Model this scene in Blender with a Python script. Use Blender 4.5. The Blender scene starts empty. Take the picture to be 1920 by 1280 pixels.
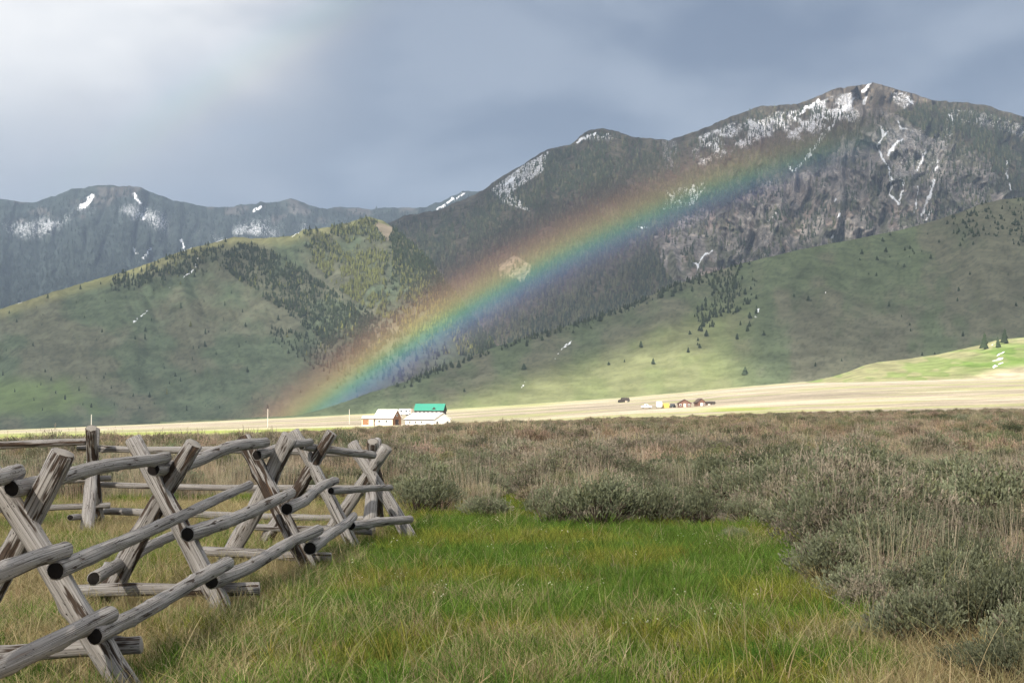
import bpy, math, random
import numpy as np
from mathutils import Vector

rng = np.random.default_rng(7)
random.seed(7)
SC = bpy.context.scene
COL = SC.collection

# ------------------------------------------------------------------ camera
F, HZ, EYE = 3400.0, 780.0, 1.5           # focal length / horizon row for a 1920 px wide frame, eye height
PITCH = math.atan((HZ - 640.0) / F)
CP, SP = math.cos(PITCH), math.sin(PITCH)
cam_d = bpy.data.cameras.new('camera')
cam = bpy.data.objects.new('camera', cam_d)
COL.objects.link(cam)
cam.location = (0, 0, EYE)
cam.rotation_euler = (math.pi / 2 + PITCH, 0, 0)
cam_d.sensor_width = 36.0
cam_d.lens = 36.0 * F / 1920.0
cam_d.clip_start = 0.1
cam_d.clip_end = 60000
SC.camera = cam

# ------------------------------------------------------------------ sun, sky, exposure
ANTI_AZ, ANTI_EL = math.radians(22.0), math.radians(-31.5)      # centre of the rainbow = the antisolar point
ANTI = np.array([math.sin(ANTI_AZ) * math.cos(ANTI_EL), math.cos(ANTI_AZ) * math.cos(ANTI_EL), math.sin(ANTI_EL)])
L = -ANTI                                                       # towards the sun
sun_d = bpy.data.lights.new('sun', 'SUN')
sun_d.energy = 5.0
sun_d.angle = math.radians(0.53)
sun_d.color = (1.0, 0.93, 0.82)
sun = bpy.data.objects.new('sun', sun_d)
COL.objects.link(sun)
sun.location = (-200, -500, 400)
sun.rotation_euler = Vector(L).to_track_quat('Z', 'Y').to_euler()

SC.view_settings.view_transform = 'Standard'
SC.view_settings.look = 'None'
SC.view_settings.gamma = 1.0
SC.view_settings.use_curve_mapping = False
SC.view_settings.exposure = 1.25
SC.render.engine = 'CYCLES'
SC.cycles.use_denoising = True
SC.cycles.max_bounces = 8
SC.cycles.transparent_max_bounces = 16
SC.cycles.volume_bounces = 0
SC.cycles.use_adaptive_sampling = True
SC.cycles.adaptive_threshold = 0.02


def nd(nt, t, x=0, y=0, **kw):
    n = nt.nodes.new(t)
    n.location = (x, y)
    for k, v in kw.items():
        setattr(n, k, v)
    return n


def math_n(nt, op, a, b=None, c=None, clamp=False):
    n = nt.nodes.new('ShaderNodeMath')
    n.operation = op
    n.use_clamp = clamp
    for i, v in enumerate((a, b, c)):
        if v is None:
            continue
        if isinstance(v, (int, float)):
            n.inputs[i].default_value = v
        else:
            nt.links.new(v, n.inputs[i])
    return n.outputs[0]


def mix_n(nt, fac, a, b, blend='MIX'):
    n = nt.nodes.new('ShaderNodeMix')
    n.data_type = 'RGBA'
    n.blend_type = blend
    for sock, v in ((n.inputs[0], fac), (n.inputs[6], a), (n.inputs[7], b)):
        if isinstance(v, (int, float)):
            sock.default_value = v
        elif isinstance(v, tuple):
            sock.default_value = v if len(v) == 4 else (*v, 1)
        else:
            nt.links.new(v, sock)
    return n.outputs[2]


def smooth_n(nt, v, lo, hi, out_lo=0.0, out_hi=1.0):
    n = nt.nodes.new('ShaderNodeMapRange')
    n.interpolation_type = 'SMOOTHSTEP'
    nt.links.new(v, n.inputs[0])
    n.inputs[1].default_value, n.inputs[2].default_value = lo, hi
    n.inputs[3].default_value, n.inputs[4].default_value = out_lo, out_hi
    return n.outputs[0]


def ray(px, py):
    a = (np.asarray(px, float) - 960.0) / F
    b = (640.0 - np.asarray(py, float)) / F
    return a, CP - b * SP, SP + b * CP


def P(px, py, Y):
    """world point seen at pixel (px, py) of a 1920x1280 frame, Y metres ahead"""
    x, y, z = ray(px, py)
    s = np.asarray(Y, float) / y
    return np.stack(np.broadcast_arrays(x * s, y * s, EYE + z * s), -1)


world = bpy.data.worlds.new('World')
SC.world = world
world.use_nodes = True
wn = world.node_tree
wn.nodes.clear()
out = nd(wn, 'ShaderNodeOutputWorld')
bg = nd(wn, 'ShaderNodeBackground')
bg.inputs[1].default_value = 0.1
sky = nd(wn, 'ShaderNodeTexSky')
sky.sky_type = 'NISHITA'
sky.sun_disc = False
sky.sun_elevation = -ANTI_EL
sky.sun_rotation = math.atan2(L[0], L[1])
tc = nd(wn, 'ShaderNodeTexCoord')
mp = nd(wn, 'ShaderNodeMapping')
mp.inputs['Scale'].default_value = (1.0, 1.0, 2.2)
wn.links.new(tc.outputs['Generated'], mp.inputs[0])
n1 = nd(wn, 'ShaderNodeTexNoise')
n1.inputs['Scale'].default_value = 6.5
n1.inputs['Detail'].default_value = 5.0
n1.inputs['Roughness'].default_value = 0.5
n1.inputs['Distortion'].default_value = 0.4
wn.links.new(mp.outputs[0], n1.inputs[0])
n2 = nd(wn, 'ShaderNodeTexNoise')
n2.inputs['Scale'].default_value = 13.0
n2.inputs['Detail'].default_value = 4.0
n2.inputs['Roughness'].default_value = 0.5
wn.links.new(mp.outputs[0], n2.inputs[0])
# the storm cloud: blue grey, with a bright thinning part in the upper left of the view
mot = math_n(wn, 'ADD', math_n(wn, 'MULTIPLY', n1.outputs[0], 0.65), math_n(wn, 'MULTIPLY', n2.outputs[0], 0.35))
cl = mix_n(wn, smooth_n(wn, mot, 0.36, 0.62), (0.88, 1.10, 1.56), (1.62, 1.86, 2.30))
bx_, by_, bz_ = ray(-230, -330)
bl = math.sqrt(float(bx_) ** 2 + float(by_) ** 2 + float(bz_) ** 2)
dt = nd(wn, 'ShaderNodeVectorMath', operation='DOT_PRODUCT')
dt.inputs[1].default_value = (float(bx_) / bl, float(by_) / bl, float(bz_) / bl)
wn.links.new(tc.outputs['Generated'], dt.inputs[0])
ang = math_n(wn, 'ARCCOSINE', math_n(wn, 'MINIMUM', dt.outputs['Value'], 0.999999))
wob = math_n(wn, 'ADD', ang, math_n(wn, 'MULTIPLY', math_n(wn, 'SUBTRACT', n1.outputs[0], 0.5), 0.20))
wob = math_n(wn, 'ADD', wob, math_n(wn, 'MULTIPLY', math_n(wn, 'SUBTRACT', n2.outputs[0], 0.5), 0.12))
br = smooth_n(wn, wob, 0.300, 0.110)
sep = nd(wn, 'ShaderNodeSeparateXYZ')
wn.links.new(tc.outputs['Generated'], sep.inputs[0])
br = math_n(wn, 'MULTIPLY', br, smooth_n(wn, math_n(wn, 'ADD', sep.outputs[2], math_n(wn, 'MULTIPLY', math_n(wn, 'SUBTRACT', n2.outputs[0], 0.5), 0.10)), 0.10, 0.215, 0.30, 1.0))
cl = mix_n(wn, br, cl, (5.0, 4.95, 4.9))
# some blue sky shines through the cloud deck
fin = mix_n(wn, 0.06, cl, sky.outputs[0])
wn.links.new(fin, bg.inputs[0])
wn.links.new(bg.outputs[0], out.inputs[0])


# ------------------------------------------------------------------ noise
def _hash(ix, iy, seed):
    h = (ix.astype(np.int64) * 374761393 + iy.astype(np.int64) * 668265263 + seed * 1442695041) & 0xffffffff
    h = ((h ^ (h >> 13)) * 1274126177) & 0xffffffff
    return ((h ^ (h >> 16)) & 0xffff) / 65535.0


def vnoise(x, y, seed=0):
    x, y = np.broadcast_arrays(np.asarray(x, float), np.asarray(y, float))
    ix, iy = np.floor(x), np.floor(y)
    fx, fy = x - ix, y - iy
    fx = fx * fx * fx * (fx * (fx * 6 - 15) + 10)
    fy = fy * fy * fy * (fy * (fy * 6 - 15) + 10)
    a, b = _hash(ix, iy, seed), _hash(ix + 1, iy, seed)
    c, d = _hash(ix, iy + 1, seed), _hash(ix + 1, iy + 1, seed)
    return (a + (b - a) * fx) * (1 - fy) + (c + (d - c) * fx) * fy


def fbm(x, y, oct=4, seed=0, gain=0.5):
    s, amp, tot = 0.0, 1.0, 0.0
    for o in range(oct):
        s = s + amp * vnoise(x * 2 ** o + 17.3 * o, y * 2 ** o - 9.1 * o, seed + o)
        tot += amp
        amp *= gain
    return s / tot


def ridged(x, y, oct=4, seed=0):
    s, amp, tot = 0.0, 1.0, 0.0
    for o in range(oct):
        s = s + amp * (1 - np.abs(2 * vnoise(x * 2 ** o + 7.7 * o, y * 2 ** o + 3.1 * o, seed + o) - 1))
        tot += amp
        amp *= 0.5
    return s / tot


def sst(v, lo, hi):
    t = np.clip((v - lo) / (hi - lo), 0, 1)
    return t * t * (3 - 2 * t)


def inpoly(px, py, poly):
    px, py = np.broadcast_arrays(np.asarray(px, float), np.asarray(py, float))
    r = np.zeros(px.shape, bool)
    n = len(poly)
    for i in range(n):
        x0, y0 = poly[i]
        x1, y1 = poly[(i + 1) % n]
        if y0 == y1:
            continue
        c = ((y0 > py) != (y1 > py)) & (px < (x1 - x0) * (py - y0) / (y1 - y0) + x0)
        r ^= c
    return r


def line_dist(px, py, pts):
    """distance to a polyline, and the position 0..1 along it"""
    best = np.full(np.shape(px), 1e9)
    for (x0, y0), (x1, y1) in zip(pts[:-1], pts[1:]):
        dx, dy = x1 - x0, y1 - y0
        t = np.clip(((px - x0) * dx + (py - y0) * dy) / (dx * dx + dy * dy + 1e-9), 0, 1)
        best = np.minimum(best, np.hypot(px - x0 - t * dx, py - y0 - t * dy))
    return best


def curve(table):
    xs = np.array([t[0] for t in table], float)
    ys = np.array([t[1] for t in table], float)
    return lambda v: np.interp(v, xs, ys)


# ------------------------------------------------------------------ object helpers
def tag(o, label=None, cat=None, group=None, kind=None):
    if label:
        o['label'] = label
    if cat:
        o['category'] = cat
    if group:
        o['group'] = group
    if kind:
        o['kind'] = kind
    return o


def link(name, me, parent=None, loc=None):
    o = bpy.data.objects.new(name, me)
    COL.objects.link(o)
    if parent is not None:
        o.parent = parent
    if loc is not None:
        o.location = loc
    return o


def empty(name, loc, rz=0.0):
    o = link(name, None, None, loc)
    o.empty_display_size = 0.3
    o.rotation_euler = (0, 0, rz)
    return o


def mesh_np(name, verts, faces, mats, smooth=False, attrs=None, mat_idx=None):
    """faces: list of int arrays of shape (n, 3) or (n, 4)"""
    me = bpy.data.meshes.new(name)
    verts = np.asarray(verts, np.float32).reshape(-1, 3)
    me.vertices.add(len(verts))
    me.vertices.foreach_set('co', verts.ravel())
    if not isinstance(faces, list):
        faces = [faces]
    faces = [np.asarray(f, np.int32) for f in faces if len(f)]
    tot = sum(len(f) for f in faces)
    if tot:
        me.loops.add(sum(f.size for f in faces))
        me.polygons.add(tot)
        me.loops.foreach_set('vertex_index', np.concatenate([f.ravel() for f in faces]))
        sizes = np.concatenate([np.full(len(f), f.shape[1], np.int32) for f in faces])
        starts = np.concatenate([[0], np.cumsum(sizes)[:-1]]).astype(np.int32)
        me.polygons.foreach_set('loop_start', starts)
        if mat_idx is not None:
            me.polygons.foreach_set('material_index', np.asarray(mat_idx, np.int32))
        me.polygons.foreach_set('use_smooth', np.full(tot, smooth, bool))
    for m in (mats if isinstance(mats, (list, tuple)) else [mats]):
        if m:
            me.materials.append(m)
    for k, (typ, arr) in (attrs or {}).items():
        at = me.attributes.new(k, typ, 'POINT')
        arr = np.asarray(arr, np.int32 if typ == 'INT' else np.float32)
        at.data.foreach_set({'FLOAT': 'value', 'INT': 'value', 'FLOAT_VECTOR': 'vector', 'FLOAT_COLOR': 'color'}[typ], arr.ravel())
    me.update(calc_edges=True)
    return me


def rgba(c):
    c = np.asarray(c, float)
    return np.concatenate([c, np.ones(c.shape[:-1] + (1,))], -1)


def grid_faces(nr, nc, flip=False):
    i = np.arange(nr - 1)[:, None] * nc + np.arange(nc - 1)[None]
    q = np.stack([i, i + 1, i + nc + 1, i + nc], -1).reshape(-1, 4)
    return q[:, ::-1] if flip else q


# ------------------------------------------------------------------ materials
def new_mat(name):
    m = bpy.data.materials.new(name)
    m.use_nodes = True
    nt = m.node_tree
    b = nt.nodes['Principled BSDF']
    b.inputs['Roughness'].default_value = 0.9
    b.inputs['Specular IOR Level'].default_value = 0.15
    return m, nt, b


def flat_mat(name, col, rough=0.85, var=0.12, scale=3.0, metal=0.0, spec=0.25):
    m, nt, b = new_mat(name)
    tcn = nd(nt, 'ShaderNodeTexCoord')
    n = nd(nt, 'ShaderNodeTexNoise')
    n.inputs['Scale'].default_value = scale
    n.inputs['Detail'].default_value = 5
    nt.links.new(tcn.outputs['Object'], n.inputs[0])
    lo = tuple(c * (1 - var) for c in col)
    hi = tuple(min(1, c * (1 + var)) for c in col)
    nt.links.new(mix_n(nt, n.outputs[0], lo, hi), b.inputs['Base Color'])
    b.inputs['Roughness'].default_value = rough
    b.inputs['Metallic'].default_value = metal
    b.inputs['Specular IOR Level'].default_value = spec
    return m


def terrain_mat(name, scale, var=0.3, snow=False, bump=0.0, snow_scale=None):
    """vertex colour with finer mottling; optional snow where the snow attribute beats a fine noise"""
    m, nt, b = new_mat(name)
    at = nd(nt, 'ShaderNodeAttribute', attribute_name='Col')
    geo = nd(nt, 'ShaderNodeNewGeometry')
    n = nd(nt, 'ShaderNodeTexNoise')
    n.inputs['Scale'].default_value = scale
    n.inputs['Detail'].default_value = 6
    n.inputs['Roughness'].default_value = 0.65
    nt.links.new(geo.outputs['Position'], n.inputs[0])
    f = smooth_n(nt, n.outputs[0], 0.32, 0.68, 1 - var, 1 + var)
    cm = nd(nt, 'ShaderNodeVectorMath', operation='SCALE')
    nt.links.new(at.outputs['Color'], cm.inputs[0])
    nt.links.new(f, cm.inputs['Scale'])
    colr = cm.outputs[0]
    if snow:
        sa = nd(nt, 'ShaderNodeAttribute', attribute_name='snow')
        n3 = nd(nt, 'ShaderNodeTexNoise')
        n3.inputs['Scale'].default_value = snow_scale
        n3.inputs['Detail'].default_value = 4
        n3.inputs['Roughness'].default_value = 0.6
        nt.links.new(geo.outputs['Position'], n3.inputs[0])
        k = math_n(nt, 'SUBTRACT', math_n(nt, 'ADD', sa.outputs['Fac'], n3.outputs[0]), 1.0)
        colr = mix_n(nt, smooth_n(nt, k, -0.02, 0.04), colr, (0.72, 0.74, 0.78))
    nt.links.new(colr, b.inputs['Base Color'])
    b.inputs['Roughness'].default_value = 1.0
    b.inputs['Specular IOR Level'].default_value = 0.0
    if bump:
        bp = nd(nt, 'ShaderNodeBump')
        bp.inputs['Strength'].default_value = 0.8
        bp.inputs['Distance'].default_value = bump
        nt.links.new(n.outputs[0], bp.inputs['Height'])
        nt.links.new(bp.outputs[0], b.inputs['Normal'])
    return m


def leaf_mat(name, base_attr=None, col=None, transl=0.25, rnd=0.3, instancer=False):
    """foliage: diffuse + translucent, colour from a vertex attribute or a colour, varied from object to object"""
    m = bpy.data.materials.new(name)
    m.use_nodes = True
    nt = m.node_tree
    nt.nodes.clear()
    o = nd(nt, 'ShaderNodeOutputMaterial')
    if base_attr:
        a = nd(nt, 'ShaderNodeAttribute', attribute_name=base_attr)
        c = a.outputs['Color']
    else:
        r = nd(nt, 'ShaderNodeRGB')
        r.outputs[0].default_value = (*col, 1)
        c = r.outputs[0]
    if instancer:
        t = nd(nt, 'ShaderNodeAttribute', attribute_name='tint', attribute_type='INSTANCER')
        c = mix_n(nt, 1.0, c, t.outputs['Color'], 'MULTIPLY')
    elif rnd:
        oi = nd(nt, 'ShaderNodeObjectInfo')
        s = nd(nt, 'ShaderNodeVectorMath', operation='SCALE')
        nt.links.new(c, s.inputs[0])
        nt.links.new(math_n(nt, 'MULTIPLY_ADD', oi.outputs['Random'], 2 * rnd, 1 - rnd), s.inputs['Scale'])
        c = s.outputs[0]
    d = nd(nt, 'ShaderNodeBsdfDiffuse')
    nt.links.new(c, d.inputs[0])
    tr = nd(nt, 'ShaderNodeBsdfTranslucent')
    nt.links.new(c, tr.inputs[0])
    mx = nd(nt, 'ShaderNodeMixShader')
    mx.inputs[0].default_value = transl
    nt.links.new(d.outputs[0], mx.inputs[1])
    nt.links.new(tr.outputs[0], mx.inputs[2])
    nt.links.new(mx.outputs[0], o.inputs[0])
    return m


def log_mat(name, side):
    m, nt, b = new_mat(name)
    at = nd(nt, 'ShaderNodeAttribute', attribute_name='grain')
    oi = nd(nt, 'ShaderNodeObjectInfo')
    off = nd(nt, 'ShaderNodeVectorMath', operation='ADD')
    cx = nd(nt, 'ShaderNodeCombineXYZ')
    nt.links.new(math_n(nt, 'MULTIPLY', oi.outputs['Random'], 37.0), cx.inputs[2])
    nt.links.new(at.outputs['Vector'], off.inputs[0])
    nt.links.new(cx.outputs[0], off.inputs[1])

    def noise(scl, mpscale, det=5, rough=0.6, dist=0.0):
        mpn = nd(nt, 'ShaderNodeMapping')
        mpn.inputs['Scale'].default_value = mpscale
        nt.links.new(off.outputs[0], mpn.inputs[0])
        n = nd(nt, 'ShaderNodeTexNoise')
        n.inputs['Scale'].default_value = scl
        n.inputs['Detail'].default_value = det
        n.inputs['Roughness'].default_value = rough
        n.inputs['Distortion'].default_value = dist
        nt.links.new(mpn.outputs[0], n.inputs[0])
        return n.outputs[0]
    if side:
        g = noise(4.0, (1.6, 1.6, 0.35), 6, 0.65, 0.3)       # long grain
        cr = noise(3.0, (2.4, 2.4, 0.22), 3, 0.5, 0.6)       # drying cracks
        bk = noise(1.1, (1.0, 1.0, 1.6), 4, 0.6)             # patches of red brown bark
        kn = noise(7.0, (1.0, 1.0, 3.0), 2, 0.5)             # knots and dark specks
        c = mix_n(nt, smooth_n(nt, g, 0.3, 0.7), (0.205, 0.185, 0.168), (0.445, 0.420, 0.395))
        bark_amt = nd(nt, 'ShaderNodeAttribute', attribute_name='bark')
        k = math_n(nt, 'ADD', bk, math_n(nt, 'MULTIPLY', bark_amt.outputs['Fac'], 0.35))
        c = mix_n(nt, smooth_n(nt, k, 0.60, 0.66), c, (0.070, 0.050, 0.038))
        k2 = math_n(nt, 'ADD', noise(2.3, (1.0, 1.0, 1.1), 4, 0.6), math_n(nt, 'MULTIPLY', bark_amt.outputs['Fac'], 0.16))
        c = mix_n(nt, smooth_n(nt, k2, 0.64, 0.74, 0, 0.55), c, (0.20, 0.115, 0.065))
        c = mix_n(nt, smooth_n(nt, cr, 0.41, 0.36, 0, 0.9), c, (0.035, 0.028, 0.024))
        c = mix_n(nt, smooth_n(nt, kn, 0.66, 0.70), c, (0.03, 0.022, 0.018))
        h = math_n(nt, 'ADD', g, math_n(nt, 'MULTIPLY', smooth_n(nt, cr, 0.33, 0.39), 0.8))
        h = math_n(nt, 'ADD', h, math_n(nt, 'MULTIPLY', smooth_n(nt, k, 0.62, 0.72), 0.9))
        bp = nd(nt, 'ShaderNodeBump')
        bp.inputs['Strength'].default_value = 0.7
        bp.inputs['Distance'].default_value = 0.022
        nt.links.new(h, bp.inputs['Height'])
        nt.links.new(bp.outputs[0], b.inputs['Normal'])
    else:
        n = noise(6.0, (1, 1, 1), 4)
        c = mix_n(nt, n, (0.006, 0.005, 0.005), (0.022, 0.018, 0.016))
    nt.links.new(c, b.inputs['Base Color'])
    b.inputs['Roughness'].default_value = 0.88
    return m


def end_mat(name):
    m, nt, b = new_mat(name)
    at = nd(nt, 'ShaderNodeAttribute', attribute_name='grain')
    w = nd(nt, 'ShaderNodeTexWave')
    w.wave_type = 'RINGS'
    w.rings_direction = 'Z'
    w.inputs['Scale'].default_value = 3.0
    w.inputs['Distortion'].default_value = 1.5
    nt.links.new(at.outputs['Vector'], w.inputs[0])
    nt.links.new(mix_n(nt, w.outputs['Fac'], (0.21, 0.19, 0.165), (0.33, 0.30, 0.265)), b.inputs['Base Color'])
    return m


# ------------------------------------------------------------------ ground
ds_c = curve([(-900, 105), (0, 125), (250, 140), (480, 185), (700, 285), (960, 300), (1300, 310), (2600, 310)])
ps_c = curve([(-900, 850), (0, 847), (250, 840), (480, 828), (700, 811), (860, 803), (960, 798), (1200, 790), (1500, 780), (1920, 773), (2600, 766)])
pb_c = curve([(-900, 824), (0, 817), (480, 804), (700, 797.5), (860, 794), (1000, 786), (1200, 772), (1300, 768), (1500, 754), (1920, 738), (2600, 726)])
pf_c = curve([(-900, 822), (0, 806), (300, 794), (600, 780), (840, 767), (1160, 746), (1400, 724), (1600, 708), (1920, 700), (2600, 690)])
Y_B, Y_F = 620.0, 1550.0


def zg(x, y):
    x, y = np.broadcast_arrays(np.asarray(x, float), np.asarray(y, float))
    yy = np.maximum(y, 8.0)
    px = np.clip(960 + F * x / yy, -900, 2600)
    near = sst(y, -50, 30)
    ds = ds_c(px)
    zs = EYE - (ps_c(px) - HZ) * ds / F
    zb = EYE - (pb_c(px) - HZ) * Y_B / F
    zf = EYE - (pf_c(px) - HZ) * Y_F / F
    ef = (zf - EYE) / Y_F
    t1 = np.clip((yy - 32) / (ds - 32), 0, 1)
    z = zs * t1 ** 1.3
    z = np.where(yy > ds, zs + (zb - zs) * (yy - ds) / (Y_B - ds), z)
    z = np.where(yy > Y_B, zb + (zf - zb) * (yy - Y_B) / (Y_F - Y_B), z)
    z = np.where(yy > Y_F, EYE + ef * yy - (yy - Y_F) * 0.004, z)
    bump = (fbm(x / 9.0, y / 9.0, 3, 5) - 0.5) * 0.18 * sst(np.hypot(x, y), 24, 60)
    return z * near + bump


def proj(x, y, z):
    """pixel at which a world point is seen"""
    dz = np.asarray(z, float) - EYE
    d = y * CP + dz * SP
    v = -y * SP + dz * CP
    return 960 + F * x / d, 640 - F * v / d


meadow_poly = [(560, 1330), (430, 1230), (500, 1140), (600, 1075), (700, 1015), (770, 975), (840, 962), (905, 966), (1000, 985), (1130, 985),
               (1250, 985), (1420, 996), (1500, 1035), (1490, 1090), (1570, 1130), (1650, 1165), (1670, 1215), (1650, 1330)]
sage_lim = curve([(-600, 946), (0, 948), (560, 948), (720, 954), (800, 962), (880, 962), (985, 980), (1250, 984), (1400, 985), (1470, 1000),
                  (1500, 1060), (1560, 1095), (1640, 1130), (1680, 1200), (1760, 1225), (2600, 1238)])


def meadow_mask(px, py):
    w = (fbm(px / 60.0, py / 26.0, 3, 40) - 0.5)
    return inpoly(px + w * 90, py + w * 46, meadow_poly)


# polar sheet, finest inside the view
az_in = np.linspace(-0.42, 0.42, 620)
az_out = np.linspace(0.42, 2 * math.pi - 0.42, 90)[1:-1]
az = np.concatenate([az_in, az_out])
rr = np.concatenate([[0.02], np.geomspace(2.0, 60, 110), np.geomspace(61, 700, 230), np.geomspace(705, 2700, 110), [4000, 9000]])
A_, R_ = np.meshgrid(az, rr)
gx, gy = np.sin(A_) * R_, np.cos(A_) * R_
gz = zg(gx, np.minimum(gy, 2700))
gz = np.where(R_ > 2700, np.minimum(gz, 0) - 30, gz)
gpx, gpy = proj(gx, np.maximum(gy, 3.0), gz)
dsg = ds_c(np.clip(gpx, -900, 2600))
soil = np.array([0.155, 0.125, 0.092])
sage_soil = np.array([0.150, 0.126, 0.096])
green = np.array([0.075, 0.105, 0.028])
straw = np.array([0.25, 0.205, 0.105])
tan = np.array([0.375, 0.325, 0.25])
lime = np.array([0.27, 0.31, 0.095])
nn = fbm(gx / 1.3, gy / 1.3, 4, 11)[..., None]
c = sage_soil * (0.7 + 0.6 * nn)
md = (meadow_mask(gpx, gpy) & (gy > 5))[..., None].astype(float)
c = c * (1 - md) + md * (green * (0.7 + 0.6 * nn))
fr = ((gpy > np.where(gpx < 900, 925, 1215)) & (md[..., 0] < 0.5) & (gy > 3))[..., None].astype(float)
c = c * (1 - fr) + fr * (straw * (0.6 + 0.5 * nn))
pl = sst(gy + (fbm(gx / 20, gy / 20, 3, 3) - 0.5) * 30, dsg - 3, dsg + 6)[..., None]
st = fbm(gx / 90.0, gy / 55.0, 5, 21)[..., None]
st2 = fbm(gx / 300.0 + 4, gy / 120.0, 4, 31)[..., None]
lm = sst(st, 0.52, 0.68) * 0.45
strip = (np.exp(-((gpy - (818 - gpx * 0.019)) / 5.0) ** 2) * sst(gpx, 720, 640) * 0.9)[..., None]
lawn = (np.exp(-((gpx - 1380) / 70) ** 2 - ((gpy - 767) / 4.0) ** 2) * 1.0)[..., None]
lm = np.clip(lm + strip + lawn + 0.5 * sst(gy, 1250, 1500)[..., None] * sst(st2, 0.45, 0.6), 0, 1)
plc = (tan * (0.30 + 0.85 * st2 + 0.55 * fbm(gx / 45.0 + 9, gy / 30.0, 4, 34)[..., None])) * (1 - lm) + lime * lm
plc = plc * (0.70 + 0.6 * fbm(gx / 12.0, gy / 12.0, 3, 77)[..., None])
c = c * (1 - pl) + plc * pl
nv = len(az)
idx = np.arange(len(rr) * nv).reshape(len(rr), nv)
nxt = np.roll(idx, -1, axis=1)
gf = np.stack([idx[:-1], idx[1:], nxt[1:], nxt[:-1]], -1).reshape(-1, 4)
ground_m = terrain_mat('ground_soil', 0.9, 0.22)
g = link('ground', mesh_np('ground', np.stack([gx, gy, gz], -1), gf[:, ::-1], ground_m, True,
                           {'Col': ('FLOAT_COLOR', rgba(np.clip(c, 0, 1)))}))
tag(g, kind='structure')


def ground_at(px, py):
    """distance at which the ground is seen at a pixel"""
    Y = np.geomspace(8, 1900, 1500)
    x, y, _ = ray(px, py)
    z = zg(x / y * Y, Y)
    q = EYE + Y * (HZ - py) / F
    k = np.nonzero(z >= q)[0]
    return float(Y[k[0]]) if len(k) else 1500.0


# ------------------------------------------------------------------ hills and mountains
class Ridge:
    def __init__(s, name, x0, x1, step, base, base_Y, crest, crest_Y, rows, relief, mat_, color, slope_pow=1.0, back=0.5):
        s.px = np.arange(x0, x1 + step, step, dtype=float)
        pb, pc = base(s.px), crest(s.px)
        s.step, s.x0, s.rows = step, x0, rows
        s.pb, s.pc = pb, np.minimum(pc, pb - 1.0)
        yb, yc = base_Y(s.px), crest_Y(s.px)
        t = np.linspace(0, 1, rows)[:, None]
        e0, e1 = (HZ - s.pb) / F, (HZ - s.pc) / F
        e = e0 + (e1 - e0) * t
        z0, z1 = yb * e0, yc * e1
        sl = (z1 - z0) / (yc - yb)
        Y = (z0 - sl * yb) / np.where(np.abs(e - sl) < 1e-6, 1e-6, e - sl)
        Y = np.clip(Y, yb, yc)
        PX = np.broadcast_to(s.px, Y.shape)
        PY = s.pb + (s.pc - s.pb) * t
        s.Y = Y + relief(PX, PY, np.broadcast_to(t, Y.shape))
        v = P(PX, PY, s.Y)
        bk = []
        for k in range(1, 7):
            q = v[-1].copy()
            q[:, 0] *= (1 + 0.03 * k)
            q[:, 1] += 70.0 * k
            q[:, 2] -= 70.0 * k * back
            bk.append(q)
        fr = v[0].copy()
        fr[:, 2] -= 25
        v = np.concatenate([fr[None], v, np.stack(bk)], 0)
        col, snow = color(PX, PY, np.broadcast_to(t, Y.shape))
        col = np.concatenate([col[:1], col, np.repeat(col[-1:], 6, 0)], 0)
        snow = np.concatenate([snow[:1], snow, np.repeat(snow[-1:] * 0, 6, 0)], 0)
        s.obj = link(name, mesh_np(name, v, grid_faces(v.shape[0], v.shape[1]), mat_, True,
                                   {'Col': ('FLOAT_COLOR', rgba(np.clip(col, 0, 1))), 'snow': ('FLOAT', snow)}))
        tag(s.obj, kind='structure')

    def at(s, px, py):
        """surface point under a pixel (arrays)"""
        px, py = np.asarray(px, float), np.asarray(py, float)
        i = np.clip((px - s.x0) / s.step, 0, len(s.px) - 1.001)
        i0 = i.astype(int)
        f = i - i0
        pb = s.pb[i0] * (1 - f) + s.pb[i0 + 1] * f
        pc = s.pc[i0] * (1 - f) + s.pc[i0 + 1] * f
        t = np.clip((pb - py) / (pb - pc), 0, 1) * (s.rows - 1)
        t0 = np.clip(t.astype(int), 0, s.rows - 2)
        g_ = t - t0
        Y = (s.Y[t0, i0] * (1 - f) + s.Y[t0, i0 + 1] * f) * (1 - g_) + (s.Y[t0 + 1, i0] * (1 - f) + s.Y[t0 + 1, i0 + 1] * f) * g_
        return P(px, np.maximum(py, pc), Y)


def snow_lines(px, py, lines):
    m = np.zeros(np.shape(px))
    w = (fbm(px / 5.0, py / 5.0, 2, 91) - 0.5)
    for width, pts in lines:
        d = line_dist(px + w * 5, py + w * 4, pts)
        m = np.maximum(m, sst(0.66 * width * (0.35 + 1.3 * fbm(px / 7.0, py / 7.0, 2, 92)) - d, -1.4, 1.2) * 0.76)
    return m


# --- the far range, left
crestA = curve([(-500, 420), (-200, 385), (0, 374), (60, 380), (105, 368), (135, 354), (200, 348), (262, 352), (300, 366), (335, 379), (400, 388), (440, 386),
                (490, 380), (525, 378), (548, 371), (575, 383), (610, 391), (640, 388), (700, 392), (720, 387), (770, 390), (800, 386), (830, 376), (868, 357),
                (900, 360), (960, 380), (1100, 430), (1300, 450)])


def jag(cf, amp, sc, seed):
    return lambda p: cf(p) + (fbm(p / sc, p * 0 + seed, 4, seed) - 0.5) * amp


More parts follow.
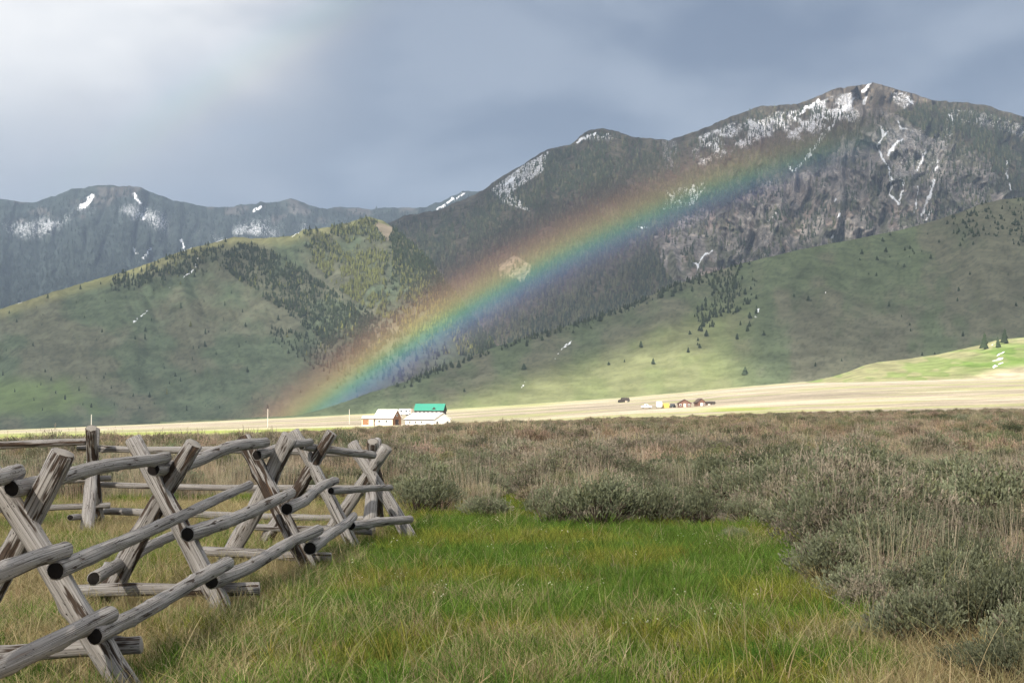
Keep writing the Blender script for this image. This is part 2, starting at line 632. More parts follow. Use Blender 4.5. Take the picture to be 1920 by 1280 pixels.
def colA(px, py, t):
    n = fbm(px / 14.0, py / 22.0, 4, 50)
    depth = py - crestA(px)
    colr = np.array([0.030, 0.039, 0.036]) * (0.7 + 0.6 * n[..., None])
    rock = sst(fbm(px / 40.0, py / 18.0, 3, 51) - depth / 260, 0.5, 0.62)[..., None] * 0.7
    colr = colr * (1 - rock) + rock * np.array([0.10, 0.09, 0.085])
    band = np.exp(-((depth - 50) / 42.0) ** 2)
    patch = sst(fbm(px / 70.0 + 3, py / 60.0, 3, 52), 0.36, 0.6)
    left = sst(px, 660, 600) * 1.0 + sst(px, 700, 800) * 0.9
    sn = 0.475 * band * (0.70 + 0.30 * patch) * left
    sn = np.maximum(sn, 0.30 * sst(depth, 12, 30) * sst(depth, 190, 120) * left)
    sn = np.maximum(sn, snow_lines(px, py, [(6, [(172, 368), (160, 384), (152, 386)]), (4, [(252, 365), (262, 380)]), (3.5, [(250, 465), (256, 474)]),
                                            (4, [(282, 466), (270, 484)]), (3, [(340, 450), (346, 472)]), (4, [(490, 388), (476, 396)]),
                                            (3, [(262, 400), (272, 412)]), (3, [(848, 372), (836, 384), (820, 392)]), (3, [(870, 362), (852, 374)])]))
    return colr, sn


rA = Ridge('far_mountain_range', -500, 1300, 3, lambda p: np.full(p.shape, 640.0), lambda p: np.full(p.shape, 5600.0), jag(crestA, 7, 14, 3),
           lambda p: np.full(p.shape, 7800.0), 120,
           lambda px, py, t: ((ridged(px / 95.0 + (py - 400) / 260.0, py / 400.0, 4, 60) - 0.6) * 420 + (ridged(px / 30.0, py / 90.0, 3, 61) - 0.6) * 160) * np.minimum(1, 1.6 * t + 0.1),
           terrain_mat('far_mountain', 0.012, 0.35, True, 0, 0.17), colA)

# --- the main mountain
crestB = curve([(480, 640), (560, 560), (640, 480), (700, 430), (760, 404), (820, 394), (860, 378), (905, 358), (930, 338), (960, 320), (1000, 296), (1025, 281),
                (1070, 270), (1095, 250), (1110, 243), (1130, 240), (1150, 244), (1185, 256), (1220, 260), (1255, 262), (1290, 252), (1330, 236),
                (1375, 218), (1420, 200), (1450, 198), (1490, 196), (1530, 182), (1560, 168), (1590, 163), (1620, 158), (1637, 155), (1660, 161),
                (1700, 172), (1740, 186), (1780, 191), (1810, 192), (1850, 198), (1890, 210), (1920, 220), (2000, 250), (2200, 330), (2500, 420)])
rock_poly = [(1225, 445), (1290, 405), (1360, 390), (1440, 342), (1500, 322), (1560, 290), (1590, 235), (1615, 200), (1660, 205), (1700, 225), (1745, 262), (1790, 258), (1850, 300),
             (1900, 372), (1910, 400), (1850, 420), (1640, 470), (1400, 520), (1270, 545), (1240, 500)]
bald_poly = [(1520, 186), (1560, 166), (1637, 153), (1700, 170), (1742, 186), (1700, 205), (1660, 222), (1628, 205), (1590, 215), (1540, 205)]
chutes = [(3.0, [(1651, 236), (1657, 254), (1645, 275), (1655, 297), (1668, 318)]), (2.6, [(1665, 245), (1656, 256)]), (3.4, [(1690, 262), (1674, 276), (1664, 291)]),
          (3.6, [(1667, 322), (1671, 350), (1668, 365), (1682, 378), (1685, 384)]), (3.0, [(1694, 340), (1692, 356), (1685, 382)]), (2.4, [(1736, 280), (1727, 306), (1719, 321)]),
          (2.0, [(1722, 350), (1720, 372), (1715, 400)]), (2.6, [(1760, 303), (1754, 320)]), (4.0, [(1751, 338), (1745, 362), (1737, 378), (1733, 396), (1727, 404)]),
          (4.0, [(1748, 394), (1736, 412)]), (3.0, [(1777, 213), (1787, 226), (1786, 244), (1782, 254)]), (2.6, [(1889, 300), (1887, 326), (1894, 346), (1895, 356)]),
          (3.0, [(1684, 228), (1689, 242), (1697, 240)]), (4.4, [(1632, 157), (1614, 174), (1596, 190), (1576, 212), (1560, 235), (1541, 258), (1514, 292)]),
          (4.0, [(1622, 182), (1619, 194)]), (4.0, [(1535, 188), (1508, 205), (1490, 222)]), (2.4, [(1335, 470), (1318, 481), (1308, 495), (1310, 512)]), (2.2, [(1294, 489), (1308, 496)]),
          (3.0, [(1477, 306), (1486, 322)]), (2.5, [(1197, 426), (1218, 427)]), (2.5, [(1566, 372), (1564, 378)]), (3, [(1574, 400), (1570, 408)]),
          (3, [(1562, 440), (1558, 447)]), (3.4, [(1082, 268), (1100, 256), (1118, 249)]), (3, [(1140, 250), (1130, 256)]), (3.4, [(962, 334), (948, 346)]),
          (3.4, [(1520, 290), (1490, 318)]), (2.4, [(1700, 182), (1712, 196)]), (2.6, [(1260, 380), (1290, 370)]), (2.2, [(1455, 400), (1440, 416)])]


def forestB(px, py):
    """tree cover of the main mountain, 0..1"""
    rk = inpoly(px, py, rock_poly)
    bd = inpoly(px, py, bald_poly)
    n = fbm(px / 28.0, py / 34.0, 3, 70)
    f = np.where(rk, 0.22 * sst(n, 0.38, 0.6), 0.95 - 0.72 * sst(n, 0.50, 0.60))
    f = np.where(bd, 0.05, f)
    f = f * sst(py - crestB(px), 3, 18 + 10 * sst(px, 1250, 1350))
    dep = py - crestB(px)
    f = f * (1 - 0.45 * sst(px, 1230, 1300) * sst(px, 1660, 1620) * sst(dep, 110, 60))
    f = np.where(inpoly(px, py, [(930, 500), (965, 478), (1000, 500), (985, 530), (940, 525)]), 0.1, f)
    return f


def colB(px, py, t):
    n = fbm(px / 16.0, py / 26.0, 4, 71)[..., None]
    w = (fbm(px / 22.0, py / 22.0, 3, 72) - 0.5) * 40
    rk = inpoly(px + w, py + w * 0.5, rock_poly)[..., None]
    bd = inpoly(px + w * 0.3, py + w * 0.2, bald_poly)[..., None]
    colr = np.array([0.070, 0.062, 0.044]) * (0.5 + 1.0 * n)
    colr = np.where(bd, np.array([0.115, 0.098, 0.080]) * (0.7 + 0.6 * n), colr)
    stri = fbm(px / 9.0 + py / 30.0, py / 22.0 - px / 80.0, 5, 73, 0.6)[..., None]
    rockc = np.array([0.172, 0.156, 0.142]) * (0.20 + 1.6 * stri)
    pink = sst(fbm(px / 40.0, py / 30.0, 3, 74), 0.55, 0.66)[..., None] * sst(py, 330, 420)[..., None]
    rockc = rockc * (1 - pink * 0.6) + pink * 0.6 * np.array([0.23, 0.175, 0.145])
    veg = sst(fbm(px / 18.0, py / 16.0, 4, 75), 0.5, 0.62)[..., None] * 0.8
    rockc = rockc * (1 - veg) + veg * np.array([0.075, 0.078, 0.050])
    colr = np.where(rk, rockc, colr)
    cliff = inpoly(px, py, [(930, 500), (965, 478), (1000, 500), (985, 530), (940, 525)])[..., None]
    colr = np.where(cliff, np.array([0.25, 0.205, 0.16]) * (0.4 + 1.1 * stri), colr)
    dep = py - crestB(px)
    sn = 0.525 * sst(px, 1240, 1330) * sst(px, 1640, 1600) * sst(dep, 4, 14) * sst(dep, 105, 55) * (0.62 + 0.38 * sst(fbm(px / 24.0, py / 18.0, 3, 76), 0.3, 0.6))
    sn = np.maximum(sn, 0.47 * inpoly(px, py, [(1668, 172), (1700, 174), (1716, 192), (1695, 206), (1676, 192)]))
    sn = np.maximum(sn, 0.50 * np.exp(-((px - 1125) / 60) ** 2 - ((py - 258) / 12) ** 2))
    sn = np.maximum(sn, 0.50 * inpoly(px, py, [(920, 355), (980, 310), (1030, 282), (1020, 320), (960, 360), (1000, 400), (940, 380)]))
    sn = np.maximum(sn, 0.44 * sst(px, 1740, 1780) * sst(dep, 8, 16) * sst(dep, 60, 35))
    sn = np.maximum(sn, 0.40 * inpoly(px, py, [(1655, 240), (1790, 240), (1760, 330), (1670, 340)]))
    sn = np.maximum(sn, 0.40 * inpoly(px, py, [(1240, 262), (1270, 262), (1270, 320), (1245, 320)]))
    sn = np.maximum(sn, 0.50 * inpoly(px, py, [(1250, 355), (1330, 340), (1300, 385), (1240, 395)]))
    sn = np.maximum(sn, snow_lines(px, py, chutes))
    return colr, sn


def relB(px, py, t):
    w = (fbm(px / 70.0, py / 70.0, 3, 80) - 0.5) * 60
    big = (ridged((px + w) / 150.0 - (py - 300) / 500.0, py / 600.0, 3, 81) - 0.6) * 420
    mid = (ridged((px + w * 0.5) / 46.0 + (py - 300) / 300.0, py / 210.0, 4, 82) - 0.6) * 230
    rk = sst(px, 1250, 1400)
    fine = (ridged((px + w * 0.3) / 13.0, py / 50.0, 4, 83) - 0.6) * 150 * rk
    crag = (ridged((px + 1.4 * w) / 26.0 + (py - 300) * (px - 1600) / 26000.0, py / 62.0 - px / 190.0, 4, 84) - 0.6) * 170 * rk
    return (big + mid * (0.5 + 0.6 * rk) + fine * 0.7 + crag) * np.minimum(1, 2 * t) * -1


rB = Ridge('main_mountain', 480, 2300, 2.0, lambda p: np.full(p.shape, 715.0), lambda p: np.full(p.shape, 3150.0), jag(crestB, 5, 11, 5),
           lambda p: np.full(p.shape, 5200.0), 300, relB, terrain_mat('mountain_rock', 0.045, 0.6, True, 7.0, 0.2), colB)

# --- the left foothill
crestC = curve([(-700, 690), (-300, 640), (0, 579), (50, 563), (100, 547), (160, 529), (230, 510), (290, 490), (345, 469), (400, 455), (440, 443), (470, 447),
                (500, 446), (545, 443), (570, 430), (610, 427), (650, 418), (690, 407), (720, 414), (742, 432), (770, 455), (800, 480), (830, 520), (860, 560), (900, 612), (935, 655), (980, 700), (1040, 745), (1300, 752)])
bandC = [(395, 475), (440, 458), (490, 462), (560, 498), (600, 530), (650, 565), (720, 600), (775, 640), (770, 665), (720, 660), (690, 690), (640, 680), (600, 640), (570, 610), (520, 575), (470, 540), (420, 505)]
slopeC = [(570, 440), (640, 425), (690, 410), (740, 432), (800, 480), (850, 550), (930, 655), (880, 670), (800, 660), (740, 610), (660, 562), (610, 520), (575, 480)]
ridgeC = [(190, 535), (260, 505), (330, 476), (425, 462), (410, 490), (330, 515), (240, 540)]


def forestC(px, py):
    n = fbm(px / 18.0, py / 16.0, 3, 100)
    w = (n - 0.5) * 60 + (fbm(px / 6.0, py / 6.0, 2, 99) - 0.5) * 50
    f = 0.0035 + 0 * px
    f = np.where(inpoly(px + w, py + w * 0.6, ridgeC), 0.55, f)
    f = np.where(inpoly(px + w, py + w * 0.6, slopeC), 0.80 * sst(n, 0.38, 0.50), f)
    f = np.where(inpoly(px + w, py + w * 0.6, bandC), 0.15 + 0.6 * sst(fbm(px / 12.0, py / 10.0, 3, 98), 0.36, 0.52), f)
    f = np.where(px > 735, np.maximum(f, 0.95 * sst(py - crestC(px) + (n - 0.5) * 80, 95, 45)), f)
    f = np.where(inpoly(px + w, py + w, [(500, 600), (700, 680), (840, 670), (760, 720), (640, 720), (530, 660)]), np.maximum(f, 0.16), f)
    return f


def colC(px, py, t):
    n = fbm(px / 30.0, py / 22.0, 4, 101)[..., None]
    n2 = fbm(px / 90.0, py / 60.0, 3, 102)[..., None]
    gr = np.array([0.090, 0.115, 0.070])
    br = np.array([0.112, 0.116, 0.078])
    colr = gr + (br - gr) * sst(n2 + 0.5 * (n - 0.5), 0.34, 0.66)
    colr = colr * (0.75 + 0.5 * n)
    colr = colr * (1 - 0.3 * sst(fbm(px / 5.0, py / 3.5, 3, 105), 0.55, 0.7)[..., None])
    lush = (sst(py, 690, 730) * sst(py, 790, 760) * sst(px + (n[..., 0] - 0.5) * 200, 210, 60))[..., None]
    colr = colr * (1 - lush) + lush * np.array([0.115, 0.155, 0.062])
    top = (sst(py - crestC(px), 26, 4) * sst(px, 760, 700))[..., None]  # sunlight along the crest, painted in as a paler band
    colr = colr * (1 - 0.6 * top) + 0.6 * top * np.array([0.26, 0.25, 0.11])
    f = np.clip(forestC(px, py), 0, 1)[..., None]
    colr = colr * (1 - 0.7 * f) + 0.7 * f * np.array([0.068, 0.068, 0.044])
    cl_ = inpoly(px, py, [(690, 410), (735, 425), (742, 450), (725, 450), (705, 425)])[..., None]
    colr = np.where(cl_, np.array([0.19, 0.16, 0.12]) * (0.7 + 0.6 * n), colr)
    sn = snow_lines(px, py, [(2.0, [(371, 484), (366, 500), (356, 512), (345, 521)]), (1.2, [(324, 536), (316, 541)]), (1.7, [(276, 582), (262, 594), (249, 606)]),
                             (1.6, [(342, 471), (360, 464)]), (1.8, [(405, 453), (424, 446)]), (2.4, [(546, 444), (560, 434)]), (1.2, [(30, 569), (42, 566)])])
    return colr, sn


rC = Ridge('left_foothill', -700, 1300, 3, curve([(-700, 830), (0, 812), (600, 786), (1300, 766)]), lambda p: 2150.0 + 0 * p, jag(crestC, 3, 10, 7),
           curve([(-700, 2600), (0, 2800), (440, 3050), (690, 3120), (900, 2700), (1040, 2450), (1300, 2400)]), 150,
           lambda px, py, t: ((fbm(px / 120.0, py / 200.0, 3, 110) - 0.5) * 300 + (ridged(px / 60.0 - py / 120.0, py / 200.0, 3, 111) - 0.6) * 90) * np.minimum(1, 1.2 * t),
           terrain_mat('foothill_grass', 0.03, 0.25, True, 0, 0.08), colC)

# --- the right foothill
crestD = curve([(300, 790), (560, 779), (620, 762), (700, 734), (760, 715), (850, 680), (930, 650), (1020, 622), (1100, 600), (1180, 572), (1260, 536), (1330, 512), (1400, 492),
                (1500, 468), (1640, 441), (1700, 428), (1760, 411), (1800, 398), (1840, 382), (1880, 374), (1920, 370), (2000, 350), (2300, 320), (2600, 330)])
topD = [(1770, 415), (1830, 385), (1930, 366), (1930, 470), (1850, 440), (1800, 455)]


def forestD(px, py):
    n = fbm(px / 22.0, py / 18.0, 3, 120)
    dep = py - crestD(px)
    f = 0.006 + 0 * px
    f = np.where((px > 740) & (px < 1420), np.maximum(f, 0.30 * np.exp(-(dep / 16.0) ** 2) * sst(n, 0.3, 0.5)), f)
    f = np.where((px > 1290) & (px < 1420) & (dep > 0) & (dep < 140), np.maximum(f, 0.30 * sst(n, 0.42, 0.55)), f)
    f = np.where(inpoly(px, py, topD), np.maximum(f, 0.55), f)
    f = np.where((px > 1600) & (dep < 80), np.maximum(f, 0.06), f)
    return f


def colD(px, py, t):
    n = fbm(px / 34.0, py / 24.0, 4, 121)[..., None]
    n2 = fbm(px / 80.0, py / 160.0, 3, 122)[..., None]
    gr = np.array([0.090, 0.112, 0.062])
    br = np.array([0.106, 0.107, 0.072])
    colr = (gr + (br - gr) * sst(n2 + 0.5 * (n - 0.5), 0.34, 0.66)) * (0.75 + 0.5 * n)
    colr = colr * (1 - 0.3 * sst(fbm(px / 5.0, py / 3.5, 3, 125), 0.55, 0.7)[..., None])
    lit = sst(py - crestD(px), 40, 100)[..., None] * sst(px, 1450, 1330)[..., None]  # sunlit patch painted into the colour of the lower left slope
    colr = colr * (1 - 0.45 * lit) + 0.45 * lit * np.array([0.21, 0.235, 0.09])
    sn = snow_lines(px, py, [(2.2, [(1425, 578), (1420, 584)]), (2.0, [(1417, 594), (1415, 598)]), (1.5, [(1072, 638), (1058, 650), (1040, 671)]), (1.4, [(1186, 576), (1192, 574)]),
                             (1.2, [(1548, 546), (1549, 550)]), (1.0, [(985, 716), (976, 726)])])
    return colr, sn


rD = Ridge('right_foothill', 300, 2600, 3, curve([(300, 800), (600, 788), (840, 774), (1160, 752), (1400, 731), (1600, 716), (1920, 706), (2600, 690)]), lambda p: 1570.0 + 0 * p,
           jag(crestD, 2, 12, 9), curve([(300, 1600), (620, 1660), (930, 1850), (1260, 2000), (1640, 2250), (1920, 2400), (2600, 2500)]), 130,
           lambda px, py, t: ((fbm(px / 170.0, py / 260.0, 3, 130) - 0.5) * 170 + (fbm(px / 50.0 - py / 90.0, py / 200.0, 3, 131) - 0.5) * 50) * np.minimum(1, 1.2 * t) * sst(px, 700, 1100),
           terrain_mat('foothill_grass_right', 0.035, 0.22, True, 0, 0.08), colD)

# --- the sunlit knoll, right
crestE = curve([(1380, 745), (1560, 706), (1590, 697), (1620, 685), (1645, 679), (1700, 673), (1760, 664), (1800, 655), (1840, 646), (1870, 637), (1920, 632), (2050, 622), (2300, 640)])


def colE(px, py, t):
    n = fbm(px / 40.0, py / 9.0, 4, 140)[..., None]
    dep = (py - crestE(px))[..., None]
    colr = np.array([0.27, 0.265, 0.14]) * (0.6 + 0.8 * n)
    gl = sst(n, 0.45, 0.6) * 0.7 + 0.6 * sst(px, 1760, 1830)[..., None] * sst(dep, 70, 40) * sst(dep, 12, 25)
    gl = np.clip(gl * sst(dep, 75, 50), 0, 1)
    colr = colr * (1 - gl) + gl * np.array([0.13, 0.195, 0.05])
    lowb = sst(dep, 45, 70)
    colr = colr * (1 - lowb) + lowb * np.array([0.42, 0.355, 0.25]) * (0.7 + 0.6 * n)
    sn = snow_lines(px, py, [(2.0, [(1882, 659), (1868, 667)]), (2.0, [(1880, 671), (1860, 677)]), (2.2, [(1880, 680), (1862, 688)]), (1.3, [(1858, 646), (1868, 644)])])
    return colr, sn


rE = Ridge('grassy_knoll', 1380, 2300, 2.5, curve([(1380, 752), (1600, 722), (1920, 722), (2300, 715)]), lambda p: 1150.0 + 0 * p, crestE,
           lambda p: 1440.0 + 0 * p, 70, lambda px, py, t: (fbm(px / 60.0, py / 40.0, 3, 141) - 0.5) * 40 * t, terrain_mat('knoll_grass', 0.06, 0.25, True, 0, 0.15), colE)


# ------------------------------------------------------------------ conifers on the hills
def conifer(tiers, sides, ragged, seed):
    """unit conifer, height 1: verts, faces (tri), shade factor per vertex"""
    r = np.random.default_rng(seed)
    V, Fc, S = [], [], []
    for k in range(tiers):
        z0 = 0.06 + 0.86 * k / tiers
        z1 = min(1.0, z0 + (1.0 - z0) * 0.62 + 0.06) if k < tiers - 1 else 1.0
        rad = 0.20 * (1 - z0) ** 0.8 + 0.02
        b = len(V)
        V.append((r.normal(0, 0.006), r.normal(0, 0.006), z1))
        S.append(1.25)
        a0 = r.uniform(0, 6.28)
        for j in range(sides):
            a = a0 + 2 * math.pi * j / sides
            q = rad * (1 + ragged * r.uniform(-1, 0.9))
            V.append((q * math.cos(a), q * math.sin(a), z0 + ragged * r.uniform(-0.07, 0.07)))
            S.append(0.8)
        for j in range(sides):
            Fc.append((b, b + 1 + j, b + 1 + (j + 1) % sides))
    b = len(V)
    for j in range(3):
        a = 2.1 * j
        V.append((0.018 * math.cos(a), 0.018 * math.sin(a), -0.06))
        S.append(0.5)
    V.append((0, 0, 0.5))
    S.append(0.5)
    Fc += [(b, b + 1, b + 3), (b + 1, b + 2, b + 3), (b + 2, b, b + 3)]
    return np.array(V), np.array(Fc), np.array(S)


tree_m = leaf_mat('conifer_foliage', 'Col', transl=0.12, rnd=0)
tree_m2 = leaf_mat('conifer_foliage_single', 'Col', transl=0.12, rnd=0.25)


def forest(name, ridge, dens, x0, x1, y0, y1, tries, hmin, hmax, protos, colf, label, cat):
    px = rng.uniform(x0, x1, tries)
    py = rng.uniform(y0, y1, tries)
    i = np.clip(((px - ridge.x0) / ridge.step).astype(int), 0, len(ridge.px) - 1)
    ok = (py > ridge.pc[i] + 0.5) & (py < ridge.pb[i] - 4) & (rng.uniform(0, 1, tries) < dens(px, py))
    px, py = px[ok], py[ok]
    base = ridge.at(px, py)
    n = len(px)
    h = rng.uniform(hmin, hmax, n) * rng.uniform(0.7, 1.1, n)
    wd = rng.uniform(0.75, 1.35, n)
    cc = colf(px, py, n)
    kind = rng.integers(0, len(protos), n)
    VV, FF, CC, off = [], [], [], 0
    for k, (V, Fc, S) in enumerate(protos):
        sel = np.nonzero(kind == k)[0]
        if not len(sel):
            continue
        a = rng.uniform(0, 6.28, len(sel))
        ca, sa = np.cos(a)[:, None], np.sin(a)[:, None]
        s = (h[sel] * wd[sel])[:, None]
        x = (V[None, :, 0] * ca - V[None, :, 1] * sa) * s + base[sel, 0:1]
        y = (V[None, :, 0] * sa + V[None, :, 1] * ca) * s + base[sel, 1:2]
        z = V[None, :, 2] * h[sel][:, None] + base[sel, 2:3]
        VV.append(np.stack([x, y, z], -1).reshape(-1, 3))
        FF.append((Fc[None] + (np.arange(len(sel)) * len(V))[:, None, None] + off).reshape(-1, 3))
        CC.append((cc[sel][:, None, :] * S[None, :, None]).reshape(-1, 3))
        off += len(sel) * len(V)
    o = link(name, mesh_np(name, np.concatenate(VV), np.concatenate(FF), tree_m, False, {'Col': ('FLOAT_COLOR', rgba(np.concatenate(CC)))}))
    tag(o, label, cat, kind='stuff')
    return n


pro_far = [conifer(2, 5, 0.35, k) for k in range(5)]
pro_mid = [conifer(3, 6, 0.4, 20 + k) for k in range(6)]


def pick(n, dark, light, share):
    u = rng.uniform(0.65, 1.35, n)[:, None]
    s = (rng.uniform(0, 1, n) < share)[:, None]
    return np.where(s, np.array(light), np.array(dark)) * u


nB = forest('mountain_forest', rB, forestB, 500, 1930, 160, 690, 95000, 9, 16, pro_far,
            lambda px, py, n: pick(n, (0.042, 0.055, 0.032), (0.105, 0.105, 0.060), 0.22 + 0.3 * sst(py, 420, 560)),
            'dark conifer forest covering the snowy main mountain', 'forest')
nA = forest('far_range_forest', rA, lambda px, py: 0.8 * sst(py - crestA(px), 2, 20) * (1 - 0.6 * np.exp(-((py - crestA(px) - 60) / 45.0) ** 2)), -20, 930, 345, 600, 16000, 12, 20, pro_far,
            lambda px, py, n: pick(n, (0.026, 0.035, 0.033), (0.038, 0.048, 0.042), 0.2),
            'hazy blue conifer forest on the far snowy range', 'forest')
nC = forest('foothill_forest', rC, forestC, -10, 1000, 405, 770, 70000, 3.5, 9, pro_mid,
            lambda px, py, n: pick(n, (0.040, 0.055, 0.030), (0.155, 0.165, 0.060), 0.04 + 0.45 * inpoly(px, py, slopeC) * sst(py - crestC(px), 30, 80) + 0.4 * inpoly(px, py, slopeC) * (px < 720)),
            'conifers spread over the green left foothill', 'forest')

nD = forest('crest_tree_line', rD, lambda px, py: 0.9 * sst(py - crestD(px), 15, 3) * sst(fbm(px / 30.0, py / 60.0, 3, 127), 0.30, 0.46) * sst(px, 735, 800) * sst(px, 1420, 1280)
            + 0.5 * inpoly(px + (fbm(px / 14.0, py / 14.0, 2, 128) - 0.5) * 60, py, [(1290, 525), (1400, 497), (1400, 540), (1330, 620), (1300, 600), (1345, 545)]),
            740, 1420, 480, 740, 16000, 2.8, 7.0, pro_mid, lambda px, py, n: pick(n, (0.036, 0.050, 0.028), (0.06, 0.075, 0.035), 0.2),
            'dark line of conifers along the right foothill crest', 'forest')

# single conifers that can be told apart on the right foothill
single = []
for k in range(5):
    V, Fc, S = conifer(6, 8, 0.42, 60 + k)
    cc_ = np.array([0.040, 0.056, 0.030])[None] * S[:, None]
    cc_[S < 0.6] = (0.06, 0.045, 0.035)
    single.append(mesh_np('conifer_tree', V, Fc, tree_m2, False, {'Col': ('FLOAT_COLOR', rgba(cc_))}))
tx = rng.uniform(700, 1925, 30000)
ty = rng.uniform(366, 740, 30000)
ii = np.clip(((tx - rD.x0) / rD.step).astype(int), 0, len(rD.px) - 1)
okk = (ty > rD.pc[ii] + 0.3) & (ty < rD.pb[ii] - 14) & (rng.uniform(0, 1, 30000) < forestD(tx, ty) * 0.5)
tx, ty = tx[okk], ty[okk]
order = np.argsort(-rD.at(tx, ty)[:, 1] * 0 + rng.uniform(0, 1, len(tx)))
n_single = min(270, len(tx))
for q in order[:n_single]:
    b = rD.at(tx[q:q + 1], ty[q:q + 1])[0]
    o = link('conifer_tree', single[int(rng.integers(0, 5))], None, tuple(b))
    hh = float(2.8 + 4.6 * rng.uniform() ** 1.6) * (1.1 if tx[q] < 1450 else 0.9)
    o.scale = (hh * float(rng.uniform(1.1, 1.9)), hh * float(rng.uniform(1.1, 1.9)), hh)
    o.rotation_euler = (0, 0, float(rng.uniform(0, 6.28)))
    dep = ty[q] - crestD(tx[q])
    sz = 'tall' if hh > 5.2 else 'tiny' if hh < 3.6 else 'small'
    where = 'low left end'
    for lim_, word in ((900, 'left part'), (1080, 'part above the barns'), (1230, 'part above the shack'), (1330, 'part above the cabins'), (1440, 'middle'), (1560, 'part right of the cabins'),
                       (1680, 'part above the knoll foot'), (1800, 'right part'), (1870, 'right end')):
        if tx[q] > lim_:
            where = word
    if inpoly(tx[q], ty[q], topD):
        tag(o, sz + ' conifer in the high dark clump, ' + where + ' of the right foothill', 'tree', 'conifers high on the right foothill')
    elif dep < 18:
        tag(o, sz + ' dark conifer on the right foothill crest, ' + where, 'tree', 'conifers along the foothill crest')
    else:
        tag(o, sz + ' lone conifer on the ' + ('upper' if dep < 70 else 'middle' if dep < 150 else 'lower') + ' right foothill slope, ' + where, 'tree', 'conifers dotted on the foothill slope')
rest = order[n_single:]
for px_, py_, h_, lab in ((1846, 655, 13, 'dark slim conifer left of the snow streaks on the knoll'), (1871, 652, 9, 'short conifer above the snow streaks on the knoll'),
                          (1884, 644, 12, 'bushy conifer right of the snow streaks on the knoll')):
    b = rE.at(np.array([px_]), np.array([py_]))[0]
    o = link('conifer_tree', single[int(rng.integers(0, 5))], None, tuple(b))
    o.scale = (h_ * 1.1, h_ * 1.1, h_)
    tag(o, lab, 'tree', 'conifers on the knoll')


# ------------------------------------------------------------------ unseen cloud sheet added to shade hills and brush, gaps shaped for sunlight
HC = 1330.0
SHX, SHY = L[0] / L[2] * HC, L[1] / L[2] * HC


def shade(x, y):
    yy = np.maximum(y, 5.0)
    px = np.clip(960 + F * x / yy, -900, 2600)
    ds = ds_c(px)
    n = fbm(x / 420.0, y / 420.0, 4, 160)
    n2 = fbm(x / 170.0, y / 170.0, 3, 161)
    fg = np.where(y < 20, 1.0, sst(y, ds + 14, ds - 14)) * 0.64
    fg = fg * sst(y, -1500, -1100)
    start = 1600 + 190 * np.exp(-((px - 1290) / 170.0) ** 2) + 60 * np.exp(-((px - 1080) / 60.0) ** 2) + (n2 - 0.5) * 120
    hill = sst(y, start - 30, start + 110)
    stop = np.interp(px, [-900, 300, 480, 560, 760, 1000, 1300, 1920, 2600], [3400, 3450, 3300, 2820, 2500, 2600, 2950, 3050, 3200])
    hill = hill * sst(y + (n - 0.5) * 500, stop + 160, stop - 120) * (0.80 + 0.2 * (n - 0.5))
    mtn = sst(y, stop, stop + 300) * sst(y, 6800, 6000) * (0.46 + 0.36 * sst(n, 0.35, 0.65))
    return np.clip(np.maximum(np.maximum(fg, hill), mtn), 0, 0.93)


cy = np.concatenate([np.arange(-1700, 0, 60), np.arange(0, 420, 9), np.arange(420, 1400, 60), np.arange(1400, 2100, 25), np.arange(2100, 7000, 70)])
cx = np.concatenate([np.arange(-3200, -120, 60), np.arange(-120, 160, 9), np.arange(160, 4200, 50)])
CX, CY = np.meshgrid(cx, cy)
SH = shade(CX, CY)
lump = fbm(CX / 260.0, CY / 260.0, 4, 170)
alpha = 1 - np.sqrt(1 - SH)
dn = np.stack([CX + SHX, CY + SHY, HC - 45 * SH * (0.4 + lump)], -1)
up = np.stack([CX + SHX, CY + SHY, HC + 20 + 150 * SH * lump], -1)
nr_, nc_ = CX.shape
q1 = grid_faces(nr_, nc_, True)
q2 = grid_faces(nr_, nc_) + nr_ * nc_
gi = np.arange(nr_ * nc_).reshape(nr_, nc_)
rim = np.concatenate([gi[0, :], gi[1:, -1], gi[-1, -2::-1], gi[-2:0:-1, 0]])
q3 = np.stack([rim, np.roll(rim, -1), np.roll(rim, -1) + nr_ * nc_, rim + nr_ * nc_], -1)
cloud_m = bpy.data.materials.new('added_shade_cloud')
cloud_m.use_nodes = True
nt = cloud_m.node_tree
nt.nodes.clear()
o_ = nd(nt, 'ShaderNodeOutputMaterial')
at = nd(nt, 'ShaderNodeAttribute', attribute_name='cover')
tp = nd(nt, 'ShaderNodeBsdfTransparent')
df = nd(nt, 'ShaderNodeBsdfDiffuse')
df.inputs[0].default_value = (0.93, 0.94, 0.95, 1)
tl = nd(nt, 'ShaderNodeBsdfTranslucent')
tl.inputs[0].default_value = (0.93, 0.94, 0.95, 1)
m1 = nd(nt, 'ShaderNodeMixShader')
m1.inputs[0].default_value = 0.85
nt.links.new(df.outputs[0], m1.inputs[1])
nt.links.new(tl.outputs[0], m1.inputs[2])
m2 = nd(nt, 'ShaderNodeMixShader')
nt.links.new(at.outputs['Fac'], m2.inputs[0])
nt.links.new(tp.outputs[0], m2.inputs[1])
nt.links.new(m1.outputs[0], m2.inputs[2])
nt.links.new(m2.outputs[0], o_.inputs[0])
cloud = link('added_shade_cloud', mesh_np('added_shade_cloud', np.concatenate([dn.reshape(-1, 3), up.reshape(-1, 3)]), [q1, q2, q3], cloud_m, True,
                                    {'cover': ('FLOAT', np.concatenate([alpha.ravel(), alpha.ravel()]))}))
tag(cloud, 'unseen cloud sheet added overhead to shade the foothills and brush', 'cloud', kind='stuff')

